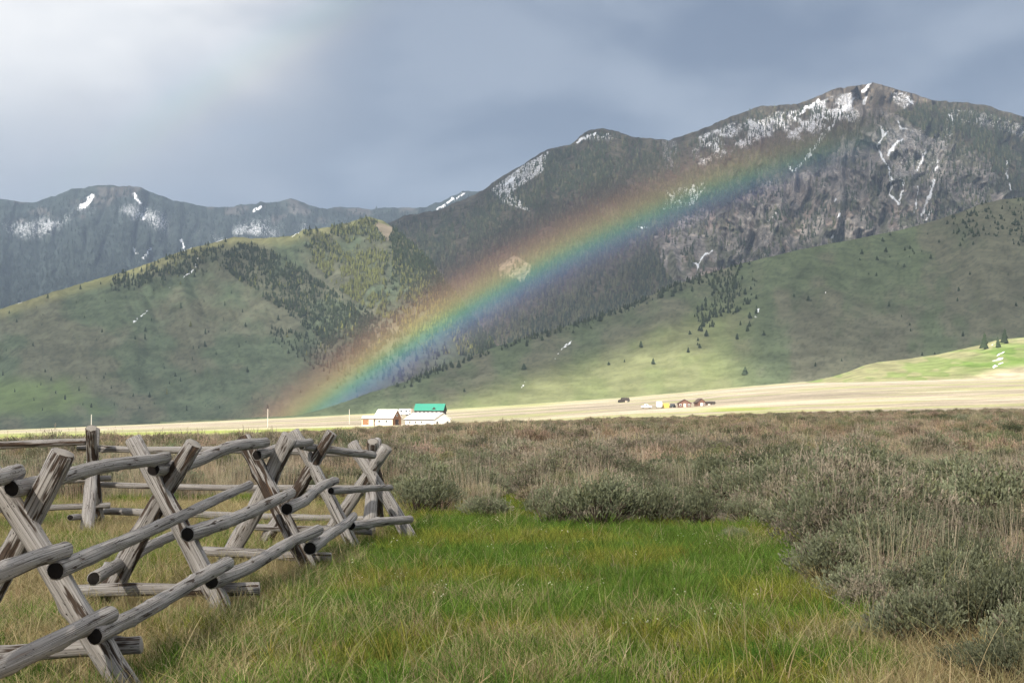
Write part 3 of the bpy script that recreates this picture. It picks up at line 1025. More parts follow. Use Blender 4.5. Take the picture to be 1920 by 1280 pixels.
# ------------------------------------------------------------------ rainbow
YR = 2100.0
ax = ANTI
e1 = np.cross(ax, [0, 0, 1.0])
e1 /= np.linalg.norm(e1)
e2 = np.cross(e1, ax)
th = np.radians(np.linspace(39.3, 44.2, 60))
psi = np.radians(np.linspace(95, 170, 160))
TH, PS = np.meshgrid(th, psi)
dirs = np.cos(TH)[..., None] * ax + np.sin(TH)[..., None] * (np.cos(PS)[..., None] * e1 * 1.0 + np.sin(PS)[..., None] * e2)
front = dirs / dirs[..., 1:2] * YR + np.array([0, 0, EYE])
rpx, rpy = proj(front[..., 0], front[..., 1], front[..., 2])
deg = 41.55 + (np.degrees(TH) - 41.55) * 1.22
stops = [39.3, 40.3, 40.7, 41.05, 41.35, 41.65, 41.95, 42.35, 42.9, 44.2]
cols = np.array([(0.50, 0.42, 0.62), (0.42, 0.32, 0.66), (0.24, 0.27, 0.80), (0.16, 0.48, 0.80), (0.18, 0.72, 0.48), (0.60, 0.78, 0.22), (0.95, 0.66, 0.18), (0.95, 0.42, 0.16), (0.80, 0.24, 0.14), (0.6, 0.2, 0.15)])
rc = np.stack([np.interp(deg, stops, cols[:, k]) for k in range(3)], -1)
rc = np.clip(0.95 * rc + 0.16, 0, 1)
ra = np.interp(deg, [39.3, 39.9, 40.5, 41.0, 41.5, 42.0, 42.4, 42.9, 43.5, 44.2], [0, 0.02, 0.11, 0.25, 0.28, 0.25, 0.16, 0.05, 0.005, 0])
ra = ra * sst(rpx, 1800, 1100) * (0.68 + 0.58 * sst(rpx, 1250, 620))
ra = 1 - np.sqrt(1 - ra)
backv = front.copy()
backv[..., 1] += 30.0
nr_, nc_ = TH.shape
rb_m = bpy.data.materials.new('rainbow_light')
rb_m.use_nodes = True
nt = rb_m.node_tree
nt.nodes.clear()
o_ = nd(nt, 'ShaderNodeOutputMaterial')
at = nd(nt, 'ShaderNodeAttribute', attribute_name='Col')
al = nd(nt, 'ShaderNodeAttribute', attribute_name='amount')
tp = nd(nt, 'ShaderNodeBsdfTransparent')
df = nd(nt, 'ShaderNodeBsdfDiffuse')
tl = nd(nt, 'ShaderNodeBsdfTranslucent')
nt.links.new(at.outputs['Color'], df.inputs[0])
nt.links.new(at.outputs['Color'], tl.inputs[0])
m0 = nd(nt, 'ShaderNodeMixShader')
m0.inputs[0].default_value = 0.08
nt.links.new(df.outputs[0], m0.inputs[1])
nt.links.new(tl.outputs[0], m0.inputs[2])
m2 = nd(nt, 'ShaderNodeMixShader')
nt.links.new(al.outputs['Fac'], m2.inputs[0])
nt.links.new(tp.outputs[0], m2.inputs[1])
nt.links.new(m0.outputs[0], m2.inputs[2])
nt.links.new(m2.outputs[0], o_.inputs[0])
rbw = link('rainbow', mesh_np('rainbow', np.concatenate([front.reshape(-1, 3), backv.reshape(-1, 3)]), [grid_faces(nr_, nc_), grid_faces(nr_, nc_, True) + nr_ * nc_], rb_m, True,
                              {'Col': ('FLOAT_COLOR', rgba(np.concatenate([rc.reshape(-1, 3)] * 2))), 'amount': ('FLOAT', np.concatenate([ra.ravel()] * 2))}))
tag(rbw, 'faint rainbow arching from behind the barns up across the mountain', 'rainbow')

th2 = np.radians(np.linspace(49.6, 53.8, 40))
psi2 = np.radians(np.linspace(100, 160, 120))
TH2, PS2 = np.meshgrid(th2, psi2)
dir2 = np.cos(TH2)[..., None] * ax + np.sin(TH2)[..., None] * (np.cos(PS2)[..., None] * e1 + np.sin(PS2)[..., None] * e2)
fr2 = dir2 / dir2[..., 1:2] * YR + np.array([0, 0, EYE])
px2_, py2_ = proj(fr2[..., 0], fr2[..., 1], fr2[..., 2])
dg2 = 41.5 - (np.degrees(TH2) - 51.6) * 0.6
rc2 = np.stack([np.interp(dg2, stops, cols[:, k]) for k in range(3)], -1)
ra2 = 0.016 * np.exp(-((np.degrees(TH2) - 51.6) / 0.9) ** 2) * sst(px2_, 900, 500) * sst(py2_, 420, 250)
bk2 = fr2.copy()
bk2[..., 1] += 30.0
n2r, n2c = TH2.shape
rb2 = link('rainbow', mesh_np('rainbow', np.concatenate([fr2.reshape(-1, 3), bk2.reshape(-1, 3)]), [grid_faces(n2r, n2c), grid_faces(n2r, n2c, True) + n2r * n2c], rb_m, True,
                              {'Col': ('FLOAT_COLOR', rgba(np.concatenate([rc2.reshape(-1, 3)] * 2))), 'amount': ('FLOAT', np.concatenate([ra2.ravel()] * 2))}))
tag(rb2, 'barely visible second rainbow in the bright cloud at upper left', 'rainbow')

# ------------------------------------------------------------------ haze
hz_v = np.array([(x, y, z) for x in (-9100, 9100) for y in (-9100, 9100) for z in (-110, 1130)], float)
hz_f = np.array([(0, 1, 3, 2), (4, 6, 7, 5), (0, 4, 5, 1), (2, 3, 7, 6), (0, 2, 6, 4), (1, 5, 7, 3)])
haze_m = bpy.data.materials.new('haze_air')
haze_m.use_nodes = True
nt = haze_m.node_tree
nt.nodes.clear()
o_ = nd(nt, 'ShaderNodeOutputMaterial')
pv = nd(nt, 'ShaderNodeVolumePrincipled')
pv.inputs['Color'].default_value = (0.60, 0.76, 1.0, 1)
pv.inputs['Density'].default_value = 7.2e-5
nt.links.new(pv.outputs[0], o_.inputs['Volume'])
hz = link('haze', mesh_np('haze', hz_v, hz_f, haze_m))
tag(hz, 'pale blue rain haze lying over the valley', 'haze', kind='stuff')


# ------------------------------------------------------------------ log fence
wood_m = log_mat('weathered_log', True)
dark_m = log_mat('blackened_log_end', False)
sawn_m = end_mat('sawn_log_end')


def log_mesh(p0, p1, r0, r1, seed, bend=0.03, dark=(True, True), bark=0.0, knots=5):
    """tapered uneven log from p0 to p1 with knots; returns a mesh in coordinates relative to the fence origin"""
    r = np.random.default_rng(seed)
    p0, p1 = np.asarray(p0, float), np.asarray(p1, float)
    ax_ = p1 - p0
    ln = np.linalg.norm(ax_)
    ax_ /= ln
    up_ = np.array([0, 0, 1.0]) if abs(ax_[2]) < 0.85 else np.array([0, 1.0, 0])
    s1 = np.cross(ax_, up_)
    s1 /= np.linalg.norm(s1)
    s2 = np.cross(s1, ax_)
    n = max(10, int(ln / 0.07))
    S = 18
    t = np.linspace(0, 1, n)
    b1 = bend * ln * (np.sin(t * math.pi) * r.uniform(-0.5, 0.5) + np.sin(t * 2 * math.pi + r.uniform(0, 6)) * r.uniform(-0.3, 0.3))
    b2 = bend * ln * (np.sin(t * math.pi) * r.uniform(-0.5, 0.5) + np.sin(t * 2.5 * math.pi + r.uniform(0, 6)) * r.uniform(-0.3, 0.3))
    b1 -= b1[0] + (b1[-1] - b1[0]) * t
    b2 -= b2[0] + (b2[-1] - b2[0]) * t
    cen = p0 + ax_ * (t * ln)[:, None] + s1 * b1[:, None] + s2 * b2[:, None]
    rad = r0 + (r1 - r0) * t
    phi = np.linspace(0, 2 * math.pi, S, endpoint=False)
    T, PH = np.meshgrid(t, phi, indexing='ij')
    k = 1 + (fbm(np.cos(PH) * 1.2 + seed * 3.1 + 5, T * ln * 2.2 + np.sin(PH) * 1.2, 3, seed % 97) - 0.5) * 0.20
    for _ in range(knots):
        tk, pk = r.uniform(0.05, 0.95), r.uniform(0, 6.28)
        d2 = ((T - tk) * ln / (0.45 * r0 + 0.02)) ** 2 + (((PH - pk + math.pi) % (2 * math.pi) - math.pi) / 0.5) ** 2
        k = k + r.uniform(0.10, 0.42) * np.exp(-d2)
    k = k + (fbm(np.cos(PH) * 3.5 + seed * 1.7 + 9, T * ln * 7.0 + np.sin(PH) * 3.5, 3, seed % 89) - 0.5) * 0.16
    RR = rad[:, None] * k
    V = cen[:, None] + (np.cos(PH)[..., None] * s1 + np.sin(PH)[..., None] * s2) * RR[..., None]
    ends_v, ends_f, mi = [], [], []
    V = V.reshape(-1, 3)
    grain = np.stack([np.cos(PH), np.sin(PH), T * ln], -1).reshape(-1, 3)
    i = np.arange(n - 1)[:, None] * S + np.arange(S)[None]
    j = np.arange(n - 1)[:, None] * S + (np.arange(S)[None] + 1) % S
    side = np.stack([i, j, j + S, i + S], -1).reshape(-1, 4)
    mi = [0] * len(side)
    allV, allG = [V], [grain]
    quads, tris = [side], []
    off = len(V)
    for e, (row, sg) in enumerate(((0, -1), (n - 1, 1))):
        ring = V[row * S:(row + 1) * S]
        c0 = ring.mean(0)
        tilt = r.uniform(-0.12, 0.12, 2)
        inn = c0 + (ring - c0) * 0.86 + ax_ * sg * 0.10 * rad[row] + ax_ * ((ring - c0) @ s1 * tilt[0] + (ring - c0) @ s2 * tilt[1])[:, None]
        ctr = c0 + ax_ * sg * 0.10 * rad[row]
        allV += [inn, ctr[None]]
        gi_ = np.stack([np.cos(phi) * 0.86, np.sin(phi) * 0.86, phi * 0], -1)
        allG += [gi_, np.zeros((1, 3))]
        a = row * S + np.arange(S)
        b = row * S + (np.arange(S) + 1) % S
        a2, b2_ = off + np.arange(S), off + (np.arange(S) + 1) % S
        qd = np.stack([a, a2, b2_, b], -1) if sg > 0 else np.stack([b, b2_, a2, a], -1)
        qd = qd[:, ::-1]
        quads.append(qd)
        cidx = np.full(S, off + S)
        tr = np.stack([a2, b2_, cidx], -1)
        tris.append(tr if sg > 0 else tr[:, ::-1])
        off += S + 1
    q_all = np.concatenate(quads)
    t_all = np.concatenate(tris)
    mi = np.concatenate([np.zeros(len(side)), np.full(S, 0), np.full(S, 0), np.full(S, 1 if dark[0] else 2), np.full(S, 1 if dark[1] else 2)])
    VV = np.concatenate(allV)
    return VV, [q_all, t_all], mi, np.concatenate(allG), bark


def add_log(name, fence, a, b, wa, wb, seed, bend=0.012, dark=(True, True), bark=0.0, knots=5, label=None):
    """a, b = (pixel x, pixel y, distance); wa, wb = thickness in pixels at each end"""
    p0, p1 = P(*a), P(*b)
    r0, r1 = wa * 0.5 * a[2] / F, wb * 0.5 * b[2] / F
    V, fc, mi, gr, bk = log_mesh(p0, p1, r0, r1, seed, bend, dark, bark, knots)
    org = (p0 + p1) / 2
    V = V - org
    me = mesh_np(name, V, fc, [wood_m, dark_m, sawn_m], True, {'grain': ('FLOAT_VECTOR', gr), 'bark': ('FLOAT', np.full(len(V), bk))}, mi)
    o = link(name, me, fence)
    o.location = Vector(org) - fence.location
    if label:
        o['label'] = label
    return o


fence = empty('log_fence', (-2.0, 15.0, 0.0))
tag(fence, 'weathered grey log fence of crossed legs and stacked rails running away from the camera', 'fence', 'log rail fences')
J = [9.8, 13.7, 17.6, 20.3, 21.9]
FEET = (False, False)
LEGS = [  # jack, right-footed leg: top, foot, widths ; left-footed leg
    (0, (-28, 872), (250, 1308), 44, 52, (119, 850), (-118, 1300), 46, 52, 0.16, 0.20),
    (1, (250, 822), (426, 1160), 32, 38, (364, 832), (184, 1146), 32, 42, 0.20, 0.38),
    (2, (456, 820), (588, 1078), 28, 34, (543, 818), (418, 1062), 33, 33, 0.44, 0.18),
    (3, (551, 808), (672, 1040), 21, 26, (622, 811), (488, 1030), 22, 24, 0.15, 0.42),
    (4, (661, 830), (776, 1020), 21, 26, (725, 838), (606, 1016), 23, 26, 0.15, 0.10)]
for j, at_, af, wa, wf, bt_, bf_, wb, wg, bka, bkb in LEGS:
    d = J[j]
    add_log('leg', fence, (*bt_, d + 0.02), (*bf_, d + 0.30), wb, wg, 300 + j, 0.02, FEET, bkb, 4)
    add_log('leg', fence, (*at_, d + 0.13), (*af, d - 0.10), wa, wf, 320 + j, 0.02, FEET, bka, 4)
RAILS = [  # start (px, py, Y), end, widths
    ((-160, 935, 7.8), (34, 884, 9.95), 36, 30, 0.02),
    ((22, 916, 9.62), (312, 857, 13.75), 33, 21, 0.04),
    ((288, 880, 13.45), (497, 829, 17.6), 27, 20, 0.05),
    ((482, 853, 17.3), (582, 828, 20.3), 20, 14, 0.03),
    ((566, 836, 20.1), (700, 853, 21.7), 15, 15, 0.02),
    ((-140, 1120, 7.9), (122, 1030, 9.62), 40, 33, 0.03),
    ((104, 1070, 9.40), (468, 908, 17.0), 34, 15, 0.03),
    ((352, 1001, 13.25), (545, 924, 17.4), 29, 20, 0.03),
    ((538, 954, 17.05), (629, 901, 20.05), 24, 15, 0.04),
    ((621, 920, 19.75), (732, 914, 21.6), 14, 12, 0.02),
    ((-150, 1318, 7.9), (208, 1150, 9.62), 44, 33, 0.03),
    ((178, 1192, 9.35), (427, 1055, 13.4), 33, 25, 0.03),
    ((396, 1090, 13.15), (597, 993, 17.35), 28, 20, 0.05),
    ((581, 1027, 16.95), (663, 967, 20.0), 26, 15, 0.04),
    ((659, 985, 19.6), (769, 973, 21.6), 18, 14, 0.03),
    ((176, 1084, 13.0), (348, 994, 17.1), 26, 16, 0.03)]
for k, (a, b, wa, wb, bd) in enumerate(RAILS):
    add_log('rail', fence, a, b, wa, wb, 400 + k * 7, bd * 0.38, (True, True), 0.0, 7)
BRACES = [((-60, 1228, 9.95), (264, 1209, 9.95), 33, 32), ((128, 1108, 13.85), (486, 1103, 13.85), 25, 24), ((380, 1033, 17.75), (621, 1045, 17.75), 19, 18),
          ((472, 987, 20.5), (697, 997, 20.5), 13, 12)]
for k, (a, b, wa, wb) in enumerate(BRACES):
    add_log('brace', fence, a, b, wa, wb, 500 + k, 0.012, (True, False), 0.12, 4)

fence2 = empty('log_fence', (-3.4, 23.0, 0.0))
tag(fence2, 'back run of thin log rails crossing behind the crossed-leg fence', 'fence', 'log rail fences')
for px0, dz in ((165, 0.0), (693, -0.6)):
    d = 23.4 + dz
    gnd = HZ + EYE * F / (d - 0.75)
    add_log('leg', fence2, (px0 + 14, 806 if px0 < 300 else 826, d + 0.50), (px0 - 4, gnd + 6, d - 0.75), 17, 27, 600 + px0, 0.012, FEET, 0.0, 5)
    add_log('leg', fence2, (px0 + 6, 803 if px0 < 300 else 828, d - 0.30), (px0 + 19, HZ + EYE * F / (d + 0.8) + 5, d + 0.8), 21, 24, 640 + px0, 0.012, FEET, 0.42, 4)
BACK = [((-220, 846, 23.3), (176, 827, 23.45), 16, 13), ((146, 839, 23.65), (690, 850, 23.0), 12, 14), ((-200, 912, 23.2), (208, 896, 23.75), 12, 11), ((184, 908, 23.9), (704, 915, 23.1), 11, 12),
        ((-200, 962, 23.0), (206, 947, 23.9), 12, 11), ((196, 957, 24.2), (706, 973, 23.5), 14, 11), ((132, 970, 22.4), (190, 968, 24.4), 12, 12)]
for k, (a, b, wa, wb) in enumerate(BACK):
    add_log('rail' if k < 6 else 'brace', fence2, a, b, wa, wb, 700 + 3 * k, 0.012, (True, True), 0.0, 6)
b_ = add_log('rail', fence2, (-210, 842, 23.12), (160, 830, 23.22), 8, 8, 777, 0.01, (True, True), 0.55, 6)


# ------------------------------------------------------------------ vegetation prototypes
def blades(n, h0, h1, w, spread, lean, seed, c_lo, c_hi, tipw=0.15, seg=3, upright=0.0):
    """a tuft of grass blades: flat strips that arch outwards"""
    r = np.random.default_rng(seed)
    V, Fc, C = [], [], []
    for _ in range(n):
        a = r.uniform(0, 6.28)
        q = spread * math.sqrt(r.uniform())
        b = np.array([q * math.cos(a), q * math.sin(a), -0.02])
        h = r.uniform(h0, h1)
        la = a + r.normal(0, 0.9)
        ln = lean * r.uniform(0.1, 1.0) * h
        wa = r.uniform(0, 3.14)
        sd = np.array([math.cos(wa), math.sin(wa), 0]) * w * r.uniform(0.6, 1.2) * 0.5
        cc = np.array(c_lo) + (np.array(c_hi) - np.array(c_lo)) * r.uniform()
        o = len(V)
        for k in range(seg + 1):
            t = k / seg
            p = b + np.array([math.cos(la) * ln * t ** (1.9), math.sin(la) * ln * t ** 1.9, h * (t - (1 - upright) * 0.30 * t * t * (ln / h if h else 0))])
            ww = 1 - (1 - tipw) * t
            V += [p - sd * ww, p + sd * ww]
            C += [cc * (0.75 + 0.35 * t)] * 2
        for k in range(seg):
            Fc.append((o + 2 * k, o + 2 * k + 1, o + 2 * k + 3, o + 2 * k + 2))
    return np.array(V), np.array(Fc), np.array(C)


blade_m = leaf_mat('grass_blade', 'Col', transl=0.35, instancer=True)
sage_inst_m = leaf_mat('sagebrush_leaf_mass', 'Col', transl=0.2, instancer=True)
sage_m = leaf_mat('sagebrush_leaf', 'Col', transl=0.15, rnd=0.32)


def sage_mesh(seed, rx, rz, clusters, leaves, woody, dry, stalks):
    """a sagebrush: forked woody stems carrying sprigs of small narrow leaves, a few dry flower stalks"""
    r = np.random.default_rng(seed)
    V, Q, C = [], [], []

    def strip(pts, w, c0, c1):
        d = pts[-1] - pts[0]
        s = np.cross(d, r.normal(0, 1, 3))
        s /= np.linalg.norm(s) + 1e-9
        o = len(V)
        m = len(pts) - 1
        for k, p in enumerate(pts):
            ww = w * (1 - 0.7 * k / m) * 0.5
            V.extend([p - s * ww, p + s * ww])
            C.extend([c0 + (c1 - c0) * (k / m)] * 2)
        for k in range(m):
            Q.append((o + 2 * k, o + 2 * k + 1, o + 2 * k + 3, o + 2 * k + 2))
    lobes = [(r.uniform(-0.5, 0.5) * rx, r.uniform(-0.5, 0.5) * rx, r.uniform(0.75, 1.1)) for _ in range(4)]
    wood0, wood1 = np.array([0.040, 0.028, 0.022]), np.array([0.120, 0.092, 0.074])
    tips = []
    for _ in range(clusters):
        lx, ly, lh = lobes[r.integers(0, 4)]
        a, u = r.uniform(0, 6.28), r.uniform(0, 1) ** 0.62
        rad = rx * 0.72 * u * r.uniform(0.8, 1.15)
        z = rz * lh * (math.sqrt(max(0.0, 1 - (0.92 * u) ** 2)) * 0.72 + 0.26) * r.uniform(0.70, 1.08)
        tips.append(np.array([lx * 0.8 + rad * math.cos(a), ly * 0.8 + rad * math.sin(a), z]))
    for tpt in tips:
        if r.uniform() < woody:
            mid = tpt * np.array([0.55, 0.55, 0.35]) + r.normal(0, 0.04, 3) * rx
            mid[2] = max(0.02, mid[2])
            b = np.array([tpt[0] * 0.12, tpt[1] * 0.12, -0.03])
            strip([b, mid, tpt * 0.98], 0.022, wood0, wood1)
    for tpt in tips:
        outw = tpt / (np.linalg.norm(tpt) + 1e-9) * 0.7 + np.array([0, 0, 0.75])
        isdry = r.uniform() < dry
        base = np.array([0.245, 0.210, 0.158]) if isdry else np.array([0.168, 0.180, 0.112])
        base = base * r.uniform(0.75, 1.25)
        base = base + (np.array([0.17, 0.175, 0.08]) - base) * (0.5 if r.uniform() < 0.15 else 0)
        for _ in range(leaves):
            p = tpt + r.normal(0, 1, 3) * np.array([0.046, 0.046, 0.05]) * (rx / 0.5)
            if p[2] < 0.02:
                p[2] = 0.02
            d = outw + r.normal(0, 0.45, 3)
            d /= np.linalg.norm(d)
            ll = r.uniform(0.030, 0.062)
            s = np.cross(d, r.normal(0, 1, 3))
            s = s / (np.linalg.norm(s) + 1e-9) * r.uniform(0.005, 0.009)
            o = len(V)
            V.extend([p - s * 0.5, p + s * 0.5, p + d * ll + s, p + d * ll - s])
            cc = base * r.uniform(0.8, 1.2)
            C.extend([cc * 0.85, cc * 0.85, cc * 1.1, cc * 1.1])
            Q.append((o, o + 1, o + 2, o + 3))
    for _ in range(stalks):
        tpt = tips[r.integers(0, len(tips))]
        d = np.array([r.normal(0, 0.10), r.normal(0, 0.10), 1.0]) * r.uniform(0.12, 0.32)
        cc = np.array([0.37, 0.315, 0.235]) * r.uniform(0.8, 1.15)
        strip([tpt, tpt + d * 0.5, tpt + d + r.normal(0, 0.015, 3)], 0.0065, cc, cc * 1.05)
        for q in range(4):
            pp = tpt + d * (0.55 + 0.13 * q)
            strip([pp, pp + r.normal(0, 0.014, 3) + np.array([0, 0, 0.03])], 0.007, cc, cc * 0.9)
    return np.array(V), np.array(Q), np.array(C)


sage_geo = [sage_mesh(800 + k, 0.52, 0.58, 120, 26, 0.55, (0.03, 0.08, 0.15, 0.10, 0.75, 0.55)[k], (4, 14, 40, 8, 90, 60)[k]) for k in range(6)]
sage_obj_me = [mesh_np('sagebrush', V, Q, sage_m, False, {'Col': ('FLOAT_COLOR', rgba(C))}) for V, Q, C in sage_geo]

proto = bpy.data.collections.new('plant_shapes')


def proto_set(name, metas, mat_):
    c = bpy.data.collections.new(name)
    for k, (V, Q, C) in enumerate(metas):
        me = mesh_np('%s_%02d' % (name, k), V, Q, mat_, False, {'Col': ('FLOAT_COLOR', rgba(C))})
        c.objects.link(bpy.data.objects.new('%s_%02d' % (name, k), me))
    return c


sage_set = proto_set('brush_shape', sage_geo, sage_inst_m)
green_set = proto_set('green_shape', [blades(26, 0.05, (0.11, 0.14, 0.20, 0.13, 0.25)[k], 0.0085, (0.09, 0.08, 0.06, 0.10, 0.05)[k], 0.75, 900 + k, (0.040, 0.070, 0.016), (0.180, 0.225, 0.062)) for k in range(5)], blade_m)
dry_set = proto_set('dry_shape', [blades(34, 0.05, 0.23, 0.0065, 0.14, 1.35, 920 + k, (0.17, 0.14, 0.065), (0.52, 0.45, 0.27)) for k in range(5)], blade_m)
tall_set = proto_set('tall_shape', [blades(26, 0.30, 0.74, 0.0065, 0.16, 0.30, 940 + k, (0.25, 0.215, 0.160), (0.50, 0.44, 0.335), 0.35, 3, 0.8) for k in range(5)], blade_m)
stem_set = proto_set('stem_shape', [blades(3, 0.30, 0.62, 0.0045, 0.05, 0.7, 960 + k, (0.36, 0.33, 0.15), (0.50, 0.44, 0.24), 0.5, 6) for k in range(6)], blade_m)
fl = []
for k in range(3):
    V, Q, C = blades(6, 0.05, 0.14, 0.004, 0.05, 0.5, 980 + k, (0.06, 0.10, 0.02), (0.1, 0.16, 0.04))
    V, Q, C = list(V), list(Q), list(C)
    r_ = np.random.default_rng(k)
    for _ in range(3):
        p = np.array([r_.uniform(-0.05, 0.05), r_.uniform(-0.05, 0.05), r_.uniform(0.12, 0.18)])
        for q in range(3):
            a = q * 1.05 + r_.uniform()
            s = np.array([math.cos(a), math.sin(a), 0.3]) * 0.0045
            u = np.array([-math.sin(a) * 0.5, math.cos(a) * 0.5, 0.8]) * 0.0045
            o = len(V)
            V += [p - s - u, p + s - u, p + s + u, p - s + u]
            C += [np.array((0.75, 0.74, 0.55))] * 4
            Q.append((o, o + 1, o + 2, o + 3))
    fl.append((np.array(V), np.array(Q), np.array(C)))
flower_set = proto_set('flower_shape', fl, blade_m)


def scatter(name, pts, rot, scl, tint, coll, nshape, label, cat):
    me = mesh_np(name, pts, [], [], attrs={'rot': ('FLOAT_VECTOR', rot), 'scl': ('FLOAT_VECTOR', scl), 'pick': ('INT', rng.integers(0, nshape, len(pts)) if np.isscalar(nshape) else nshape),
                                           'tint': ('FLOAT_COLOR', rgba(tint))})
    o = link(name, me)
    ng = bpy.data.node_groups.new(name, 'GeometryNodeTree')
    ng.interface.new_socket('Geometry', in_out='INPUT', socket_type='NodeSocketGeometry')
    ng.interface.new_socket('Geometry', in_out='OUTPUT', socket_type='NodeSocketGeometry')
    gi_ = ng.nodes.new('NodeGroupInput')
    go = ng.nodes.new('NodeGroupOutput')
    ci = ng.nodes.new('GeometryNodeCollectionInfo')
    ci.inputs['Collection'].default_value = coll
    ci.inputs['Separate Children'].default_value = True
    ci.inputs['Reset Children'].default_value = True
    ip = ng.nodes.new('GeometryNodeInstanceOnPoints')
    ip.inputs['Pick Instance'].default_value = True

    def na(nm, typ):
        n = ng.nodes.new('GeometryNodeInputNamedAttribute')
        n.data_type = typ
        n.inputs[0].default_value = nm
        return n.outputs[0]
    er = ng.nodes.new('FunctionNodeEulerToRotation')
    ng.links.new(na('rot', 'FLOAT_VECTOR'), er.inputs[0])
    ng.links.new(gi_.outputs[0], ip.inputs['Points'])
    ng.links.new(ci.outputs[0], ip.inputs['Instance'])
    ng.links.new(na('pick', 'INT'), ip.inputs['Instance Index'])
    ng.links.new(er.outputs[0], ip.inputs['Rotation'])
    ng.links.new(na('scl', 'FLOAT_VECTOR'), ip.inputs['Scale'])
    ng.links.new(ip.outputs[0], go.inputs[0])
    mod = o.modifiers.new('scatter', 'NODES')
    mod.node_group = ng
    tag(o, label, cat, kind='stuff')
    return o


def wedge(n, y0, y1, m=160):
    """random ground points inside the view, uniform per square metre"""
    y = np.sqrt(rng.uniform(y0 * y0, y1 * y1, n))
    px = rng.uniform(-m, 1920 + m, n)
    x = (px - 960) / F * y
    z = zg(x, y)
    px, py = proj(x, y, z)
    return x, y, z, px, py


def spread(name, x, y, z, smin, smax, tilt, tint, coll, ns, label, cat, sy=1.0):
    n = len(x)
    rot = np.stack([rng.normal(0, tilt, n), rng.normal(0, tilt, n), rng.uniform(0, 6.28, n)], -1)
    s = rng.uniform(smin, smax, n)
    scl = np.stack([s, s, s * sy * rng.uniform(0.85, 1.15, n)], -1)
    return scatter(name, np.stack([x, y, z], -1), rot, scl, tint, coll, ns, label, cat)


def tints(n, base, var, hue=0.08):
    return np.clip(np.array(base)[None] * rng.uniform(1 - var, 1 + var, n)[:, None] * rng.uniform(1 - hue, 1 + hue, (n, 3)), 0, 3)


# --- meadow grass
x, y, z, px, py = wedge(85000, 9.3, 33, 260)
k = meadow_mask(px, py) | ((px < 700) & (py > 925) & (fbm(x / 0.9, y / 1.6, 3, 210) > np.where(py < 1010, 0.60, 0.47))) | ((px > 700) & (px < 860) & (py > 915) & (py < 975) & (fbm(x, y, 2, 211) > 0.42)) \
    | ((px > 940) & (px < 1010) & (py > 925) & (py < 985)) | ((px > 1330) & (px < 1500) & (py > 985) & (py < 1090) & (rng.uniform(0, 1, len(px)) < 0.45))
yel = fbm(x / 1.1 + 7, y / 1.1, 3, 212)
k &= ~((py > 1200) & (yel > 0.52) & (rng.uniform(0, 1, len(px)) < 0.6))
x, y, z, yel = x[k], y[k], z[k], yel[k]
tn = tints(len(x), (1.30, 1.36, 1.08), 0.40, 0.14) * np.where(yel[:, None] > 0.55, np.array([[1.45, 1.14, 1.05]]), np.array([[0.90, 1.02, 0.9]]))
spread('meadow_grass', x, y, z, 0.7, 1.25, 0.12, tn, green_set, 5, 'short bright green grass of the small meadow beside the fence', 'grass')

# --- dry straw grass round the fence, along the bottom edge and in the meadow margin
x, y, z, px, py = wedge(40000, 9.0, 30, 260)
md_ = meadow_mask(px, py)
u = rng.uniform(0, 1, len(px))
nn_ = fbm(x / 1.2, y / 1.2, 3, 220)
pr = np.where(px < 760, (0.48 + 0.5 * sst(nn_, 0.4, 0.6)) * sst(py, 900, 940), 0.0)
pr = np.where(md_, 0.03 + 0.22 * sst(py + (nn_ - 0.5) * 420, 1160, 1320) + 0.45 * sst(nn_, 0.55, 0.66) * sst(py, 1060, 1180), pr)
pr = np.where((px < 700) & md_, np.maximum(pr, 0.45 * sst(px, 720, 520)), pr)
pr = np.where((py > 1180) & (px > 1600), 0.7, pr)
pr = np.maximum(pr, 0.5 * np.exp(-((px - 1445) / 60) ** 2 - ((py - 1040) / 40) ** 2) * sst(nn_, 0.35, 0.6))
pr = np.where((px > 1490) & (py > 1070) & ~md_, np.maximum(pr, 0.55), pr)
k = u < pr
x, y, z = x[k], y[k], z[k]
spread('dry_grass', x, y, z, 0.5, 1.35, 0.2, tints(len(x), (1.08, 1.05, 0.98), 0.32), dry_set, 5, 'matted straw coloured dry grass round the fence feet and foreground', 'grass')

# --- long bent stems
x, y, z, px, py = wedge(800, 9.0, 18, 100)
k = rng.uniform(0, 1, len(px)) < 0.03 + 0.5 * sst(py, 1100, 1270) * (0.4 + 0.6 * sst(px, 800, 1700))
spread('grass_stems', x[k], y[k], z[k], 0.6, 1.1, 0.25, tints(k.sum(), (1, 1, 1), 0.2), stem_set, 6, 'long thin pale grass stems bending over the foreground', 'grass')

# --- wildflowers
x, y, z, px, py = wedge(900, 10, 26, 0)
k = meadow_mask(px, py) & (py < 1230)
spread('wildflowers', x[k][:45], y[k][:45], z[k][:45], 0.8, 1.2, 0.1, tints(min(45, k.sum()), (1, 1, 1), 0.05), flower_set, 3, 'tiny pale flowers scattered through the green meadow', 'flower')

